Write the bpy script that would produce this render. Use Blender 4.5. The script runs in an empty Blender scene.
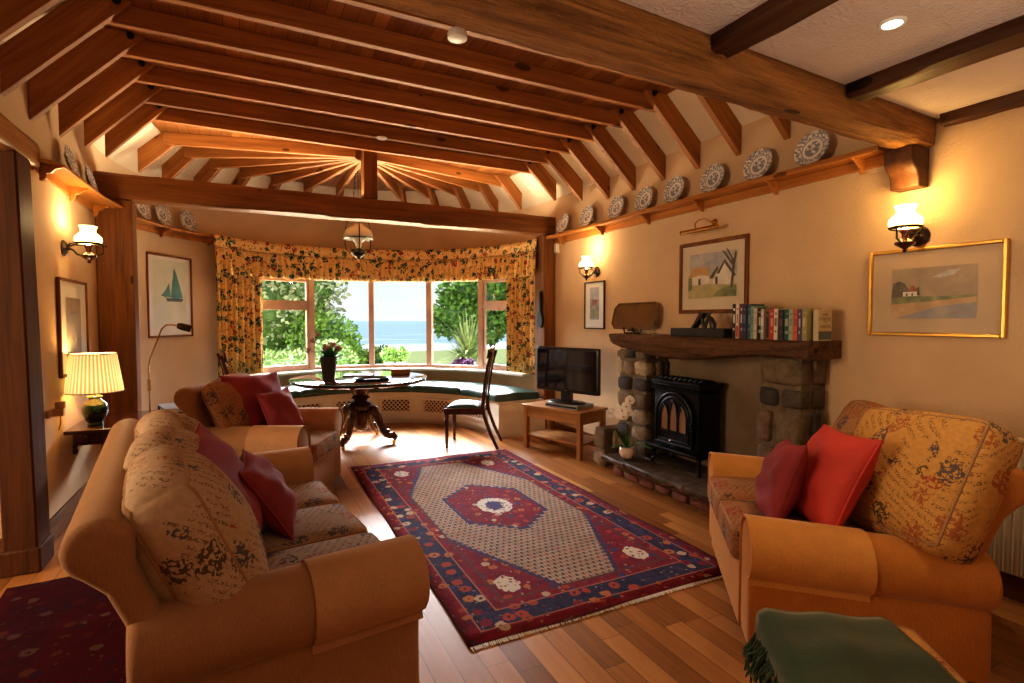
import bpy, bmesh, math, random
from mathutils import Vector, Matrix, Euler
random.seed(7)
R = math.radians
PI = math.pi
col = bpy.context.scene.collection
sc = bpy.context.scene

# ------------------------------------------------------------------ node helpers
class G:
    def __init__(s, name):
        s.mat = bpy.data.materials.new(name); s.mat.use_nodes = True
        s.t = s.mat.node_tree; s.b = s.t.nodes['Principled BSDF']
        s._o = None; s._r = None
    def n(s, typ, **kw):
        nd = s.t.nodes.new(typ)
        for k, v in kw.items(): setattr(nd, k, v)
        return nd
    def link(s, a, b):
        if isinstance(a, E_): a = a.s
        if hasattr(a, 'is_output'): s.t.links.new(a, b)
        else:
            try: b.default_value = a
            except Exception: b.default_value = (a[0], a[1], a[2], 1) if len(a) == 3 else a
    def math(s, op, a, b=None, c=None, clamp=False):
        nd = s.n('ShaderNodeMath', operation=op); nd.use_clamp = clamp
        s.link(a, nd.inputs[0])
        if b is not None: s.link(b, nd.inputs[1])
        if c is not None: s.link(c, nd.inputs[2])
        return E_(s, nd.outputs[0])
    def obj(s):
        if s._o is None: s._o = s.n('ShaderNodeTexCoord').outputs['Object']
        return s._o
    def rnd(s):
        if s._r is None: s._r = E_(s, s.n('ShaderNodeObjectInfo').outputs['Random'])
        return s._r
    def world(s): return s.n('ShaderNodeNewGeometry').outputs['Position']
    def xyz(s, v=None):
        nd = s.n('ShaderNodeSeparateXYZ'); s.link(v or s.obj(), nd.inputs[0])
        return [E_(s, o) for o in nd.outputs]
    def vec(s, x, y, z):
        nd = s.n('ShaderNodeCombineXYZ')
        for i, q in enumerate((x, y, z)): s.link(q, nd.inputs[i])
        return nd.outputs[0]
    def sv(s, v, sc, off=None):
        nd = s.n('ShaderNodeVectorMath', operation='MULTIPLY'); s.link(v, nd.inputs[0]); nd.inputs[1].default_value = sc
        o = nd.outputs[0]
        if off is not None:
            n2 = s.n('ShaderNodeVectorMath', operation='ADD'); s.t.links.new(o, n2.inputs[0])
            if isinstance(off, E_): s.t.links.new(off.s, n2.inputs[1])
            elif hasattr(off, 'is_output'): s.t.links.new(off, n2.inputs[1])
            else: n2.inputs[1].default_value = off
            o = n2.outputs[0]
        return o
    def noise(s, v, scale, detail=3, rough=.55, dist=0, colr=False):
        nd = s.n('ShaderNodeTexNoise'); s.link(v, nd.inputs['Vector'])
        nd.inputs['Scale'].default_value = scale; nd.inputs['Detail'].default_value = detail
        nd.inputs['Roughness'].default_value = rough; nd.inputs['Distortion'].default_value = dist
        return nd.outputs['Color'] if colr else E_(s, nd.outputs[0])
    def vor(s, v, scale, feature='F1', rand=1.0):
        nd = s.n('ShaderNodeTexVoronoi', feature=feature); s.link(v, nd.inputs['Vector'])
        nd.inputs['Scale'].default_value = scale; nd.inputs['Randomness'].default_value = rand
        if feature == 'DISTANCE_TO_EDGE': return E_(s, nd.outputs['Distance'])
        sp = s.n('ShaderNodeSeparateColor'); s.t.links.new(nd.outputs['Color'], sp.inputs[0])
        return E_(s, nd.outputs['Distance']), E_(s, sp.outputs[0]), E_(s, sp.outputs[1]), E_(s, sp.outputs[2])
    def white(s, v):
        nd = s.n('ShaderNodeTexWhiteNoise'); s.link(v, nd.inputs['Vector']); return E_(s, nd.outputs['Value'])
    def mix(s, f, a, b, blend='MIX'):
        nd = s.n('ShaderNodeMix', data_type='RGBA', blend_type=blend)
        s.link(f, nd.inputs[0]); s.link(a, nd.inputs[6]); s.link(b, nd.inputs[7])
        return nd.outputs[2]
    def ramp(s, f, stops, interp='LINEAR'):
        nd = s.n('ShaderNodeValToRGB'); s.link(f, nd.inputs[0]); cr = nd.color_ramp; cr.interpolation = interp
        while len(cr.elements) < len(stops): cr.elements.new(.5)
        for e, (p, c) in zip(cr.elements, stops): e.position = p; e.color = (c[0], c[1], c[2], 1)
        return nd.outputs[0]
    def base(s, c): s.link(c, s.b.inputs['Base Color'])
    def set(s, rough=None, metal=None, coat=None, spec=None):
        if rough is not None: s.link(rough, s.b.inputs['Roughness'])
        if metal is not None: s.b.inputs['Metallic'].default_value = metal
        if coat is not None: s.b.inputs['Coat Weight'].default_value = coat; s.b.inputs['Coat Roughness'].default_value = .05
        if spec is not None: s.b.inputs['Specular IOR Level'].default_value = spec
    def bump(s, h, strength=.3, dist=.01):
        nd = s.n('ShaderNodeBump'); nd.inputs['Strength'].default_value = strength; nd.inputs['Distance'].default_value = dist
        s.link(h, nd.inputs['Height']); s.t.links.new(nd.outputs[0], s.b.inputs['Normal'])
    def emit(s, c, st):
        s.link(c, s.b.inputs['Emission Color']); s.link(st, s.b.inputs['Emission Strength'])

class E_:
    def __init__(s, g, sk): s.g = g; s.s = sk
    def __add__(s, o): return s.g.math('ADD', s, o)
    __radd__ = __add__
    def __sub__(s, o): return s.g.math('SUBTRACT', s, o)
    def __rsub__(s, o): return s.g.math('SUBTRACT', o, s)
    def __mul__(s, o): return s.g.math('MULTIPLY', s, o)
    __rmul__ = __mul__
    def __truediv__(s, o): return s.g.math('DIVIDE', s, o)
    def __lt__(s, o): return s.g.math('LESS_THAN', s, o)
    def __gt__(s, o): return s.g.math('GREATER_THAN', s, o)
    def abs(s): return s.g.math('ABSOLUTE', s)
    def floor(s): return s.g.math('FLOOR', s)
    def fract(s): return s.g.math('FRACT', s)
    def sin(s): return s.g.math('SINE', s)
    def pow(s, o): return s.g.math('POWER', s, o)
    def min(s, o): return s.g.math('MINIMUM', s, o)
    def max(s, o): return s.g.math('MAXIMUM', s, o)
    def sqrt(s): return s.g.math('SQRT', s)
    def inv(s): return s.g.math('SUBTRACT', 1.0, s)

M = {}
def plain(name, c, rough=.5, metal=0, var=.12, nscale=8, bump=0, bscale=60, coat=None, spec=None):
    g = G(name); v = g.obj()
    f = g.noise(v, nscale, 4)
    d = [x * (1 - var) for x in c]; l = [min(1, x * (1 + var)) for x in c]
    g.base(g.ramp(f, [(.3, d), (.7, l)])); g.set(rough, metal, coat, spec)
    if bump: g.bump(g.noise(v, bscale, 3), bump, .005)
    M[name] = g.mat; return g.mat

def wood(name, c1, c2, axis=0, rough=.45, scale=1.0, knots=True, rough_hewn=0, coat=None, bumpv=.12):
    g = G(name); off = g.rnd() * 13.0
    sc_ = [14 * scale] * 3; sc_[axis] = 1.1 * scale
    v = g.sv(g.obj(), sc_, off)
    big = g.noise(v, 1.0, 4, .6, .6)
    sc2 = [95 * scale] * 3; sc2[axis] = 3 * scale
    fine = g.noise(g.sv(g.obj(), sc2, off), 1.0, 3)
    f = big * .75 + fine * .35 - .05
    c = g.ramp(f, [(.3, c1), (.72, c2)])
    if knots:
        sk = [5 * scale] * 3; sk[axis] = 2.0 * scale
        d, r, _, _ = g.vor(g.sv(g.obj(), sk, off), 1.0)
        k = (d < .13) * (r > .35)
        c = g.mix(k * .8, c, [x * .25 for x in c1])
    g.base(c); g.set(rough, coat=coat)
    if rough_hewn:
        g.bump(big * 1.0 + g.noise(g.obj(), 30, 5) * .8, rough_hewn, .02)
    else: g.bump(fine, bumpv, .003)
    g.set(spec=.5 if coat else .22)
    M[name] = g.mat; return g.mat

# woods
PINE1, PINE2 = (.20, .066, .014), (.47, .19, .048)
for ax, nm in ((0, 'x'), (1, 'y'), (2, 'z')):
    wood('pine_' + nm, PINE1, PINE2, ax, .55)
    wood('oak_' + nm, (.10, .035, .010), (.30, .12, .035), ax, .5)
    wood('darkoak_' + nm, (.035, .013, .006), (.12, .048, .018), ax, .45)
    wood('mahog_' + nm, (.028, .008, .005), (.10, .028, .014), ax, .18, knots=False, coat=.4)
    wood('tvpine_' + nm, (.26, .11, .035), (.50, .25, .095), ax, .4)
    wood('shelfpine_' + nm, (.30, .10, .02), (.58, .25, .065), ax, .32)
wood('midoak_z', (.05, .018, .006), (.15, .055, .017), 2, .6)
wood('hewn', (.08, .032, .010), (.48, .22, .065), 0, .7, 1.2, True, 1.0)
wood('mantel_wood', (.030, .016, .010), (.22, .11, .05), 1, .75, 1.3, True, 1.0)

def plaster(name, c, bump=.25, sc_=26, var=.1):
    g = G(name); p = g.world()
    f = g.noise(p, 2.2, 5)
    g.base(g.ramp(f, [(.3, [x * (1 - var) for x in c]), (.7, [min(1, x * (1 + var * .6)) for x in c])]))
    h = g.noise(p, sc_, 5, .65) * .7 + g.noise(p, sc_ * 4, 3) * .5
    g.bump(h, bump, .015); g.set(.85, spec=.2); M[name] = g.mat
plaster('wall_plaster', (.68, .475, .285), .5, 46)
plaster('bay_plaster', (.66, .49, .31), .2, 40)
plaster('slope_plaster', (.76, .63, .45), .35, 24)
plaster('ceil_plaster', (.68, .57, .49), 1.0, 16)
plain('white_paint', (.72, .66, .55), .45, var=.05)
plain('lattice_paint', (.66, .54, .40), .5)
plain('recess_shade_plaster', (.26, .185, .115), .9, var=.25, nscale=3)  # darker plaster colour with the shade of the stove recess in it
plain('sill_white', (.80, .76, .68), .35, var=.04)
plain('frame_wood', (.44, .28, .20), .4, var=.15)
plain('black_iron', (.012, .013, .015), .35, .6, bump=.1, bscale=150)
plain('black_plastic', (.010, .010, .012), .3)
plain('screen', (.012, .010, .016), .08, coat=1.0)
plain('dark_bronze', (.045, .028, .016), .35, .8)
plain('brass', (.70, .44, .12), .22, 1.0, var=.08)
plain('gold', (.75, .48, .13), .28, 1.0, var=.1)
plain('chrome', (.7, .7, .7), .15, 1.0, var=.03)
plain('white_plastic', (.80, .77, .70), .4, var=.03)
plain('green_leather', (.028, .075, .060), .33, var=.25, bump=.1)
plain('green_ceramic', (.003, .026, .012), .08, coat=.8, var=.5, nscale=14)
plain('cream_ceramic', (.80, .62, .48), .25, var=.05)
plain('dark_pot', (.035, .035, .032), .35)
plain('orchid_white', (.90, .86, .80), .5, var=.05)
plain('orchid_heart', (.75, .45, .10), .5)
plain('leaf', (.035, .16, .025), .35, var=.35)
plain('stem', (.12, .16, .05), .5)
plain('flower_pink', (.36, .22, .19), .6, var=.4, nscale=30)
plain('radiator_paint', (.74, .64, .47), .35, var=.03)
plain('mount_tan', (.50, .38, .25), .6, var=.03, coat=.5)
plain('mount', (.66, .55, .39), .6, var=.03, coat=.5)
plain('mount_cool', (.74, .72, .64), .6, var=.03, coat=.6)
plain('ash_glass', (.22, .22, .24), .05, coat=.5)
plain('sculpt', (.035, .03, .028), .35)
plain('dark_box', (.030, .026, .024), .4)
plain('tray_lacquer', (.16, .080, .020), .35, var=.25, nscale=5)
plain('red_velvet', (.26, .028, .034), .75, var=.2, nscale=5, bump=.15, bscale=220)
plain('bright_red', (.50, .045, .030), .7, var=.15, nscale=5, bump=.15, bscale=220)
plain('rope', (.35, .25, .12), .8)
plain('socket_wood', (.55, .33, .14), .5)
plain('slate', (.32, .33, .35), .8, var=.2)

# corduroy-like upholstery
def cloth(name, c, var=.18, rib=0):
    g = G(name); v = g.obj()
    f = g.noise(v, 9, 5); f2 = g.noise(g.sv(v, (260, 260, 40)), 1.0, 2)
    ff = f * .45 + f2 * .62
    g.base(g.ramp(ff, [(.3, [x * (1 - var) for x in c]), (.75, [min(1, x * (1 + var)) for x in c])]))
    g.set(.9, spec=.15)
    g.b.inputs['Sheen Weight'].default_value = .35; g.b.inputs['Sheen Roughness'].default_value = .4
    g.b.inputs['Sheen Tint'].default_value = (1, .8, .55, 1)
    h = f2
    if rib:
        x, y, z = g.xyz(); h = (y * rib).sin() * .5 + f2 * .4
    g.bump(h, .12 if rib else .25, .003); M[name] = g.mat
cloth('sofa_cloth', (.33, .172, .082))
cloth('sofa_cap', (.44, .24, .125), rib=1500)
cloth('love_cloth', (.47, .185, .04))
cloth('love_cap', (.60, .28, .075), rib=1500)
cloth('brown_cloth', (.16, .07, .025))
cloth('throw_green', (.030, .050, .026), .4, rib=1000)
cloth('piping_cloth', (.36, .20, .10))

def tapestry(name, c, amt=1.0):
    g = G(name); v = g.obj()
    nz = g.noise(v, 18, 3, colr=True)
    vd = g.sv(nz, (.05, .05, .05), v)
    bc = g.ramp(g.noise(v, 60, 3), [(.3, [x * .8 for x in c]), (.7, c)])
    d, r, g2, b2 = g.vor(vd, 8.5)
    shape = (d + g.noise(v, 42, 2) * .55) < .70
    hole = (((g.noise(v, 46, 1, .4) - .5).abs() < .06) + (g.noise(v, 75, 1, .4) > .57)).min(1.0)
    m = shape * hole
    motif = g.ramp(r, [(0, (.30, .045, .03)), (.38, (.055, .06, .085)), (.62, (.05, .035, .03)), (.8, (.33, .10, .04))], 'CONSTANT')
    on = (g2 > .25) * m
    cc = g.mix(on * (.85 * amt), bc, motif)
    # rows of woven script between the motifs
    x, y, z = g.xyz()
    q = x * .55 + y * .8 + z
    row = (q * 34.0).fract()
    ln = ((row - .5).abs() < .24) * (g.noise(g.sv(v, (150, 150, 150)), 1.0, 1) > .54) * shape.inv() * (g.noise(v, 7, 1) > .46)
    cc = g.mix(ln * (.7 * amt), cc, (.09, .05, .035))
    g.base(cc); g.set(.9, spec=.12)
    g.bump(g.noise(v, 300, 2), .2, .002); M[name] = g.mat
tapestry('tapestry', (.50, .345, .225))
tapestry('tapestry_warm', (.60, .32, .095))
tapestry('tapestry_seat', (.36, .24, .15))
tapestry('tapestry_rust', (.40, .19, .085))

def chintz():
    g = G('chintz'); v = g.world()
    nz = g.noise(v, 24, 2, colr=True)
    vd = g.sv(nz, (.055, .055, .055), v)
    base = g.ramp(g.noise(v, 5, 3), [(.3, (.80, .50, .17)), (.7, (.93, .68, .31))])
    d, r, g2, _ = g.vor(vd, 12)
    leaf = ((d + g.noise(v, 34, 2) * .6) < .74) * (g.noise(v, 52, 2) > .42)
    c = g.ramp(r, [(0, (.02, .085, .08)), (.34, (.06, .13, .045)), (.58, (.36, .035, .035)), (.74, (.03, .05, .06)), (.88, (.42, .12, .10))], 'CONSTANT')
    cc = g.mix(leaf * (g2 > .18), base, c)
    d2, r2, _, _ = g.vor(vd, 27)
    sp = (d2 < .30) * (r2 > .55)
    cc = g.mix(sp * .8, cc, g.ramp(r2, [(.55, (.05, .10, .05)), (.78, (.30, .05, .04))], 'CONSTANT'))
    st = ((g.noise(vd, 9, 1) - .5).abs() < .007)
    cc = g.mix(st * .8, cc, (.06, .08, .035))
    g.base(cc); g.set(.85, spec=.15)
    g.b.inputs['Transmission Weight'].default_value = 0
    M['chintz'] = g.mat
chintz()

def plate_mat():
    g = G('plate_china'); v = g.obj(); x, y, z = g.xyz()
    r = (x * x + y * y).sqrt()
    nz = g.noise(v, 60, 3)
    rim = (r > .078) * (nz > .49)
    ctr = (r < .052) * ((nz + g.noise(v, 25, 2) * .4) > .66)
    ring = ((r - .073).abs() < .003)
    k = (rim + ctr + ring).min(1.0)
    g.base(g.mix(k * .72, (.78, .73, .66), (.07, .09, .16))); g.set(.15, coat=.4); M['plate_china'] = g.mat
plate_mat()

def floor_mat():
    g = G('floor_boards'); v = g.world(); x, y, z = g.xyz(v)
    row = (x / .105).floor()
    fx = (x / .105).fract()
    off = g.white(g.vec(row, 3.3, 1.7)) * 5.0
    q = y / .95 + off
    cl = q.floor(); fy = q.fract()
    rn = g.white(g.vec(row, cl, 0.5))
    grain = g.noise(g.sv(v, (38, 2.2, 1), g.vec(rn * 30.0, rn * 17.0, 0.0)), 1.0, 4, .6, .8)
    f = rn * .62 + grain * .5 - .06
    c = g.ramp(f, [(.15, (.20, .070, .016)), (.5, (.38, .155, .042)), (.85, (.54, .26, .085))])
    d, rr, _, _ = g.vor(g.sv(v, (7, 2.6, 1)), 1.0)
    c = g.mix((d < .07) * (rr > .5) * .7, c, (.06, .025, .01))
    gap = ((fx < .02) + (fx > .98) + (fy < .003)).min(1.0)
    c = g.mix(gap * .75, c, (.035, .014, .006))
    g.base(c); g.set(.30 + grain * .16, spec=.35)
    g.bump(gap.inv() * .6 + grain * .1, .15, .003); M['floor_boards'] = g.mat
floor_mat()

def boards_mat():
    g = G('ceiling_boards'); v = g.world(); x, y, z = g.xyz(v)
    row = (x / .09).floor(); fx = (x / .09).fract()
    rn = g.white(g.vec(row, 1.0, 2.0))
    grain = g.noise(g.sv(v, (50, 2.5, 1), g.vec(rn * 9.0, rn * 5.0, 0.0)), 1.0, 4)
    f = rn * .4 + grain * .6
    c = g.ramp(f, [(.25, (.19, .062, .013)), (.75, (.40, .16, .042))])
    gap = (fx < .05)
    c = g.mix(gap * .85, c, (.03, .01, .004))
    g.base(c); g.set(.4); g.bump(gap.inv(), .3, .004); M['ceiling_boards'] = g.mat
boards_mat()

def rug_mat(name, hx, hy, dark=False):
    g = G(name); v = g.obj(); x, y, z = g.xyz()
    ax, ay = x.abs(), y.abs()
    d = (hx - ax).min(hy - ay)
    red = g.ramp(g.noise(v, 13, 4), [(.3, (.13, .010, .026)), (.7, (.26, .018, .042))])
    navy = g.ramp(g.noise(v, 13, 4), [(.3, (.014, .018, .052)), (.7, (.040, .038, .095))])
    # small woven ornaments
    nz = g.noise(v, 45, 2, colr=True); vd = g.sv(nz, (.03, .03, 0), g.vec(x, y, 0.0))
    d1, r1, g1, _ = g.vor(vd, 12.5)
    orn = g.ramp(r1, [(0, (.36, .06, .04)), (.3, (.04, .05, .14)), (.5, (.48, .37, .26)), (.66, (.20, .02, .04)), (.85, (.45, .16, .06))], 'CONSTANT')
    d2, r2, _, _ = g.vor(vd, 34)
    orn2 = g.ramp(r2, [(0, (.28, .03, .05)), (.35, (.04, .05, .13)), (.6, (.42, .32, .22)), (.8, (.10, .10, .10))], 'CONSTANT')
    redp = g.mix((d2 < .27) * .75, red, orn2)
    redp = g.mix(((d1 > .10) * (d1 < .31)), redp, orn)
    navyp = g.mix((d2 < .25) * .65, navy, orn2)
    navyp = g.mix(((d1 > .13) * (d1 < .40)), navyp, orn)
    if dark:
        f = g.mix((d > .1) * (d < .3), redp, g.mix(.5, navyp, redp))
        f = g.mix(.90, f, (.026, .004, .007))
        g.base(f); g.set(.95, spec=.05); M[name] = g.mat; return
    # ground with a lattice of little hooked motifs
    beige = g.ramp(g.noise(v, 9, 4), [(.3, (.36, .26, .185)), (.7, (.48, .37, .28))])
    u = x * 24.0; w = y * 24.0
    rowi = w.floor(); uu = (u + rowi * .5).fract() - .5; ww = w.fract() - .5
    rr = g.white(g.vec((u + rowi * .5).floor(), rowi, 1.0))
    boteh = ((uu * uu * 2.2 + ww * ww).sqrt() < .38) * (((uu - .08).abs() + (ww + .1).abs()) > .11)
    lat = ((uu.abs() > .44) * (ww.abs() < .36)) 
    mot = g.ramp(rr, [(0, (.05, .03, .06)), (.5, (.20, .035, .055)), (.75, (.06, .05, .10))], 'CONSTANT')
    fld = g.mix(boteh * .9, beige, mot)
    fld = g.mix(lat * .8, fld, (.07, .035, .05))
    # corner spandrels and medallion with stepped outline
    st = ((y * 22.0).floor() / 22.0).abs()
    fx_, fy_ = hx - .29, hy - .30
    sp = (ax / fx_ + st / fy_ * 1.0 ) > 1.42
    sp_edge = (ax / fx_ + st / fy_) > 1.36
    fld = g.mix(sp_edge, fld, (.05, .045, .12))
    fld = g.mix(sp, fld, redp)
    crn = (((ax - fx_ * .83) / .07).pow(2.0) + ((ay - fy_ * .90) / .10).pow(2.0) + g.noise(v, 30, 2) * 1.0) < 1.3
    fld = g.mix(crn, fld, g.mix((d2 < .33), (.62, .56, .46), orn2))
    mm = (ax / .29).max(ax / .58 + st / .50)
    fld = g.mix(mm < 1.08, fld, (.045, .045, .12))
    fld = g.mix(mm < 1.0, fld, redp)
    ee = ((x / .135).pow(2.0) + (y / .17).pow(2.0) + g.noise(v, 28, 2) * .7)
    fld = g.mix(ee < 1.25, fld, g.mix((d2 < .33), (.64, .60, .54), orn2))
    fld = g.mix(ee < .62, fld, g.mix((d2 < .35), (.06, .06, .18), orn2))
    # borders from the outside in
    c = g.mix(d > .29, redp, fld)
    c = g.mix((d > .275) * (d < .29), c, (.10, .05, .05))
    c = g.mix((d > .085) * (d < .215), c, navyp)
    c = g.mix(((d > .080) * (d < .088)) .max((d > .212) * (d < .220)), c, (.40, .16, .10))
    c = g.mix((d < .012), c, (.10, .02, .03))
    g.base(g.mix(.05, c, g.ramp(g.noise(v, 160, 2), [(.3, (0, 0, 0)), (.7, (.8, .6, .6))])))
    g.set(.92, spec=.08); g.bump(g.noise(v, 350, 2), .3, .003); M[name] = g.mat
rug_mat('persian_rug', .80, 1.53)
rug_mat('dark_rug_wool', .55, 1.2, True)

def stone_mats():
    for i, c in enumerate([(.20, .145, .085), (.30, .215, .125), (.11, .085, .06), (.055, .045, .04), (.50, .40, .25), (.20, .12, .07)]):
        g = G('stone%d' % i); v = g.obj()
        f = g.noise(v, 14, 6, .65)
        g.base(g.ramp(f, [(.25, [x * .45 for x in c]), (.75, [x * 1.3 for x in c])])); g.set(.75)
        g.bump(g.noise(v, 40, 6, .7), .8, .012); M['stone%d' % i] = g.mat
    plain('mortar', (.17, .13, .085), .9, var=.3, nscale=20, bump=.6, bscale=50)
    plain('brick', (.20, .068, .036), .85, var=.35, nscale=15, bump=.5, bscale=50)
    plain('flagstone', (.085, .055, .035), .55, spec=.25, var=.6, nscale=10, bump=.7, bscale=28)
stone_mats()

def emis(name, c, st, base=None):
    g = G(name); g.base(base or c); g.emit(c, st); g.set(.4); M[name] = g.mat
emis('opal_lit', (1, .72, .30), 4.2)
emis('bulb_lit', (1, .85, .6), 30.0)
emis('spot_lit', (1, .88, .66), 14.0)
def shade_mat():
    g = G('pleated_shade'); x, y, z = g.xyz()
    a = g.math('ARCTAN2', y, x)
    pl = (a * 42.0).sin() * .5 + .5
    c = g.mix(pl, (.90, .56, .14), (1, .80, .34))
    g.base(c); g.emit(c, (1.25 - (z - .1).abs() * 2.2) * (.55 + pl * .45)); g.set(.8); M['pleated_shade'] = g.mat
shade_mat()
plain('opal_white', (.80, .77, .68), .2, coat=.5, var=.03)
def glass(name, tint=(1, 1, 1), rough=0, alpha=.12):
    g = G(name)
    tr = g.n('ShaderNodeBsdfTransparent'); tr.inputs[0].default_value = (*tint, 1)
    gl = g.n('ShaderNodeBsdfGlossy'); gl.inputs['Roughness'].default_value = rough
    mx = g.n('ShaderNodeMixShader'); mx.inputs[0].default_value = alpha
    fr = g.n('ShaderNodeFresnel'); fr.inputs[0].default_value = 1.35
    mu = g.math('MULTIPLY', E_(g, fr.outputs[0]), .6)
    g.t.links.new(mu.s, mx.inputs[0]); g.t.links.new(tr.outputs[0], mx.inputs[1]); g.t.links.new(gl.outputs[0], mx.inputs[2])
    out = [n for n in g.t.nodes if n.type == 'OUTPUT_MATERIAL'][0]
    g.t.links.new(mx.outputs[0], out.inputs[0]); M[name] = g.mat
glass('window_glass')
glass('clear_glass', (.93, .95, .95))
def table_top_mat():
    g = G('table_glass_top'); v = g.obj()
    g.base(g.ramp(g.noise(g.sv(v, (3, 20, 3)), 1, 3), [(.3, (.035, .016, .012)), (.7, (.10, .045, .03))]))
    g.set(.06, coat=1.0); M['table_glass_top'] = g.mat
table_top_mat()
plain('glass_edge', (.10, .35, .28), .08, coat=1.0)
emis('stove_glass_glow', (.42, .17, .06), .06, (.2, .10, .05))  # faint emission put into the glass colour in place of its reflections

# ------------------------------------------------------------------ mesh helpers
class MB:
    def __init__(s): s.bm = bmesh.new(); s.mi = 0; s.xf = Matrix.Identity(4)
    def v(s, *p): return s.bm.verts.new(s.xf @ Vector(p))
    def f(s, vs, mi=None):
        try: f = s.bm.faces.new(vs)
        except ValueError: return None
        f.material_index = s.mi if mi is None else mi; f.smooth = True; return f
    def box(s, x0, x1, y0, y1, z0, z1):
        a = [s.v(x, y, z) for z in (z0, z1) for y in (y0, y1) for x in (x0, x1)]
        for q in ((0, 2, 3, 1), (4, 5, 7, 6), (0, 1, 5, 4), (2, 6, 7, 3), (0, 4, 6, 2), (1, 3, 7, 5)): s.f([a[i] for i in q])
        return s
    def cbox(s, c, d): return s.box(c[0]-d[0]/2, c[0]+d[0]/2, c[1]-d[1]/2, c[1]+d[1]/2, c[2]-d[2]/2, c[2]+d[2]/2)
    def lathe(s, prof, n=24, c=(0, 0, 0), caps=True, sx=1, sy=1):
        rings = []
        for r, z in prof:
            if r < 1e-5: rings.append([s.v(c[0], c[1], c[2] + z)])
            else: rings.append([s.v(c[0] + r*sx*math.cos(2*PI*i/n), c[1] + r*sy*math.sin(2*PI*i/n), c[2] + z) for i in range(n)])
        for a, b in zip(rings, rings[1:]):
            for i in range(n):
                j = (i + 1) % n
                if len(a) == 1 and len(b) == 1: continue
                if len(a) == 1: s.f([a[0], b[j], b[i]])
                elif len(b) == 1: s.f([a[i], a[j], b[0]])
                else: s.f([a[i], a[j], b[j], b[i]])
        if caps:
            if len(rings[0]) > 1: s.f(rings[0][::-1])
            if len(rings[-1]) > 1: s.f(rings[-1])
        return s
    def tube(s, path, rad, n=8, closed=False, sq=None):
        P = [Vector(p) for p in path]; m = len(P)
        rd = rad if isinstance(rad, (list, tuple)) else [rad] * m
        rings = []; up = None
        for i in range(m):
            a = P[i-1] if (i > 0 or closed) else P[i]; b = P[(i+1) % m] if (i < m-1 or closed) else P[i]
            t = (b - a); t = t.normalized() if t.length > 1e-9 else Vector((0, 0, 1))
            if up is None: up = Vector((0, 0, 1)) if abs(t.z) < .9 else Vector((1, 0, 0))
            u = (up - t * up.dot(t)); 
            if u.length < 1e-5: u = Vector((1, 0, 0)) - t * t.x
            u.normalize(); w = t.cross(u); up = u
            r = rd[i]; k = sq or 1
            rings.append([s.v(*(P[i] + u * r * math.cos(2*PI*j/n + (PI/4 if n == 4 else 0)) + w * r * k * math.sin(2*PI*j/n + (PI/4 if n == 4 else 0)))) for j in range(n)])
        rng = range(m) if closed else range(m - 1)
        for i in rng:
            a, b = rings[i], rings[(i+1) % m]
            for j in range(n): s.f([a[j], a[(j+1) % n], b[(j+1) % n], b[j]])
        if not closed: s.f(rings[0][::-1]); s.f(rings[-1])
        return s
    def prism(s, poly, t0, t1, fn):
        """poly of (a,b); fn(a,b,t)->xyz"""
        A = [s.v(*fn(a, b, t0)) for a, b in poly]; B = [s.v(*fn(a, b, t1)) for a, b in poly]; n = len(poly)
        s.f(A[::-1]); s.f(B)
        for i in range(n): s.f([A[i], A[(i+1) % n], B[(i+1) % n], B[i]])
        return s
    def loft(s, rings, closed_ring=True, cap=True):
        VR = [[s.v(*p) for p in r] for r in rings]
        for a, b in zip(VR, VR[1:]):
            n = len(a)
            for j in range(n if closed_ring else n - 1): s.f([a[j], a[(j+1) % n], b[(j+1) % n], b[j]])
        if cap: s.f(VR[0][::-1]); s.f(VR[-1])
        return s
    def sphere(s, c, r, n=12, m=8, sc_=(1, 1, 1)):
        return s.lathe([(r*math.sin(PI*i/m)*1.0, -r*math.cos(PI*i/m)*sc_[2]) for i in range(m+1)], n, c, False, sc_[0], sc_[1])
    @staticmethod
    def rmap(p, w, d, h, r, crown=0, puff=0):
        hd = (w/2, d/2, h/2); rr = min(r, min(hd)*.98)
        q = [p[i]*hd[i] for i in range(3)]
        inner = [max(-(hd[i]-rr), min(hd[i]-rr, q[i])) for i in range(3)]
        dv = Vector([q[i]-inner[i] for i in range(3)])
        if dv.length > 1e-7: dv = dv.normalized()*rr
        o = Vector(inner) + dv
        kx, ky, kz = (1-p[0]**2), (1-p[1]**2), (1-p[2]**2)
        o.z += crown*kx*ky*(1 if p[2] > 0 else -1)*abs(p[2])
        o.x += puff*ky*kz*(1 if p[0] > 0 else -1)*abs(p[0]); o.y += puff*kx*kz*(1 if p[1] > 0 else -1)*abs(p[1])
        return o
    def rbox(s, w, d, h, r, n=8, crown=0, c=(0, 0, 0), puff=0):
        """soft box centred at c"""
        ts = [math.sin(PI/2*(-1 + 2*i/n)) for i in range(n+1)]
        cache = {}
        def pt(p):
            k = tuple(round(q, 5) for q in p)
            if k not in cache:
                o = MB.rmap(p, w, d, h, r, crown, puff); cache[k] = s.v(c[0]+o.x, c[1]+o.y, c[2]+o.z)
            return cache[k]
        for ax in range(3):
            for sg in (-1, 1):
                o1, o2 = [(1, 2), (2, 0), (0, 1)][ax]
                for i in range(n):
                    for j in range(n):
                        q = []
                        for a, b in ((i, j), (i+1, j), (i+1, j+1), (i, j+1)):
                            p = [0, 0, 0]; p[ax] = sg; p[o1] = ts[a]; p[o2] = ts[b]; q.append(pt(p))
                        s.f(q if sg > 0 else q[::-1])
        return s
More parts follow.
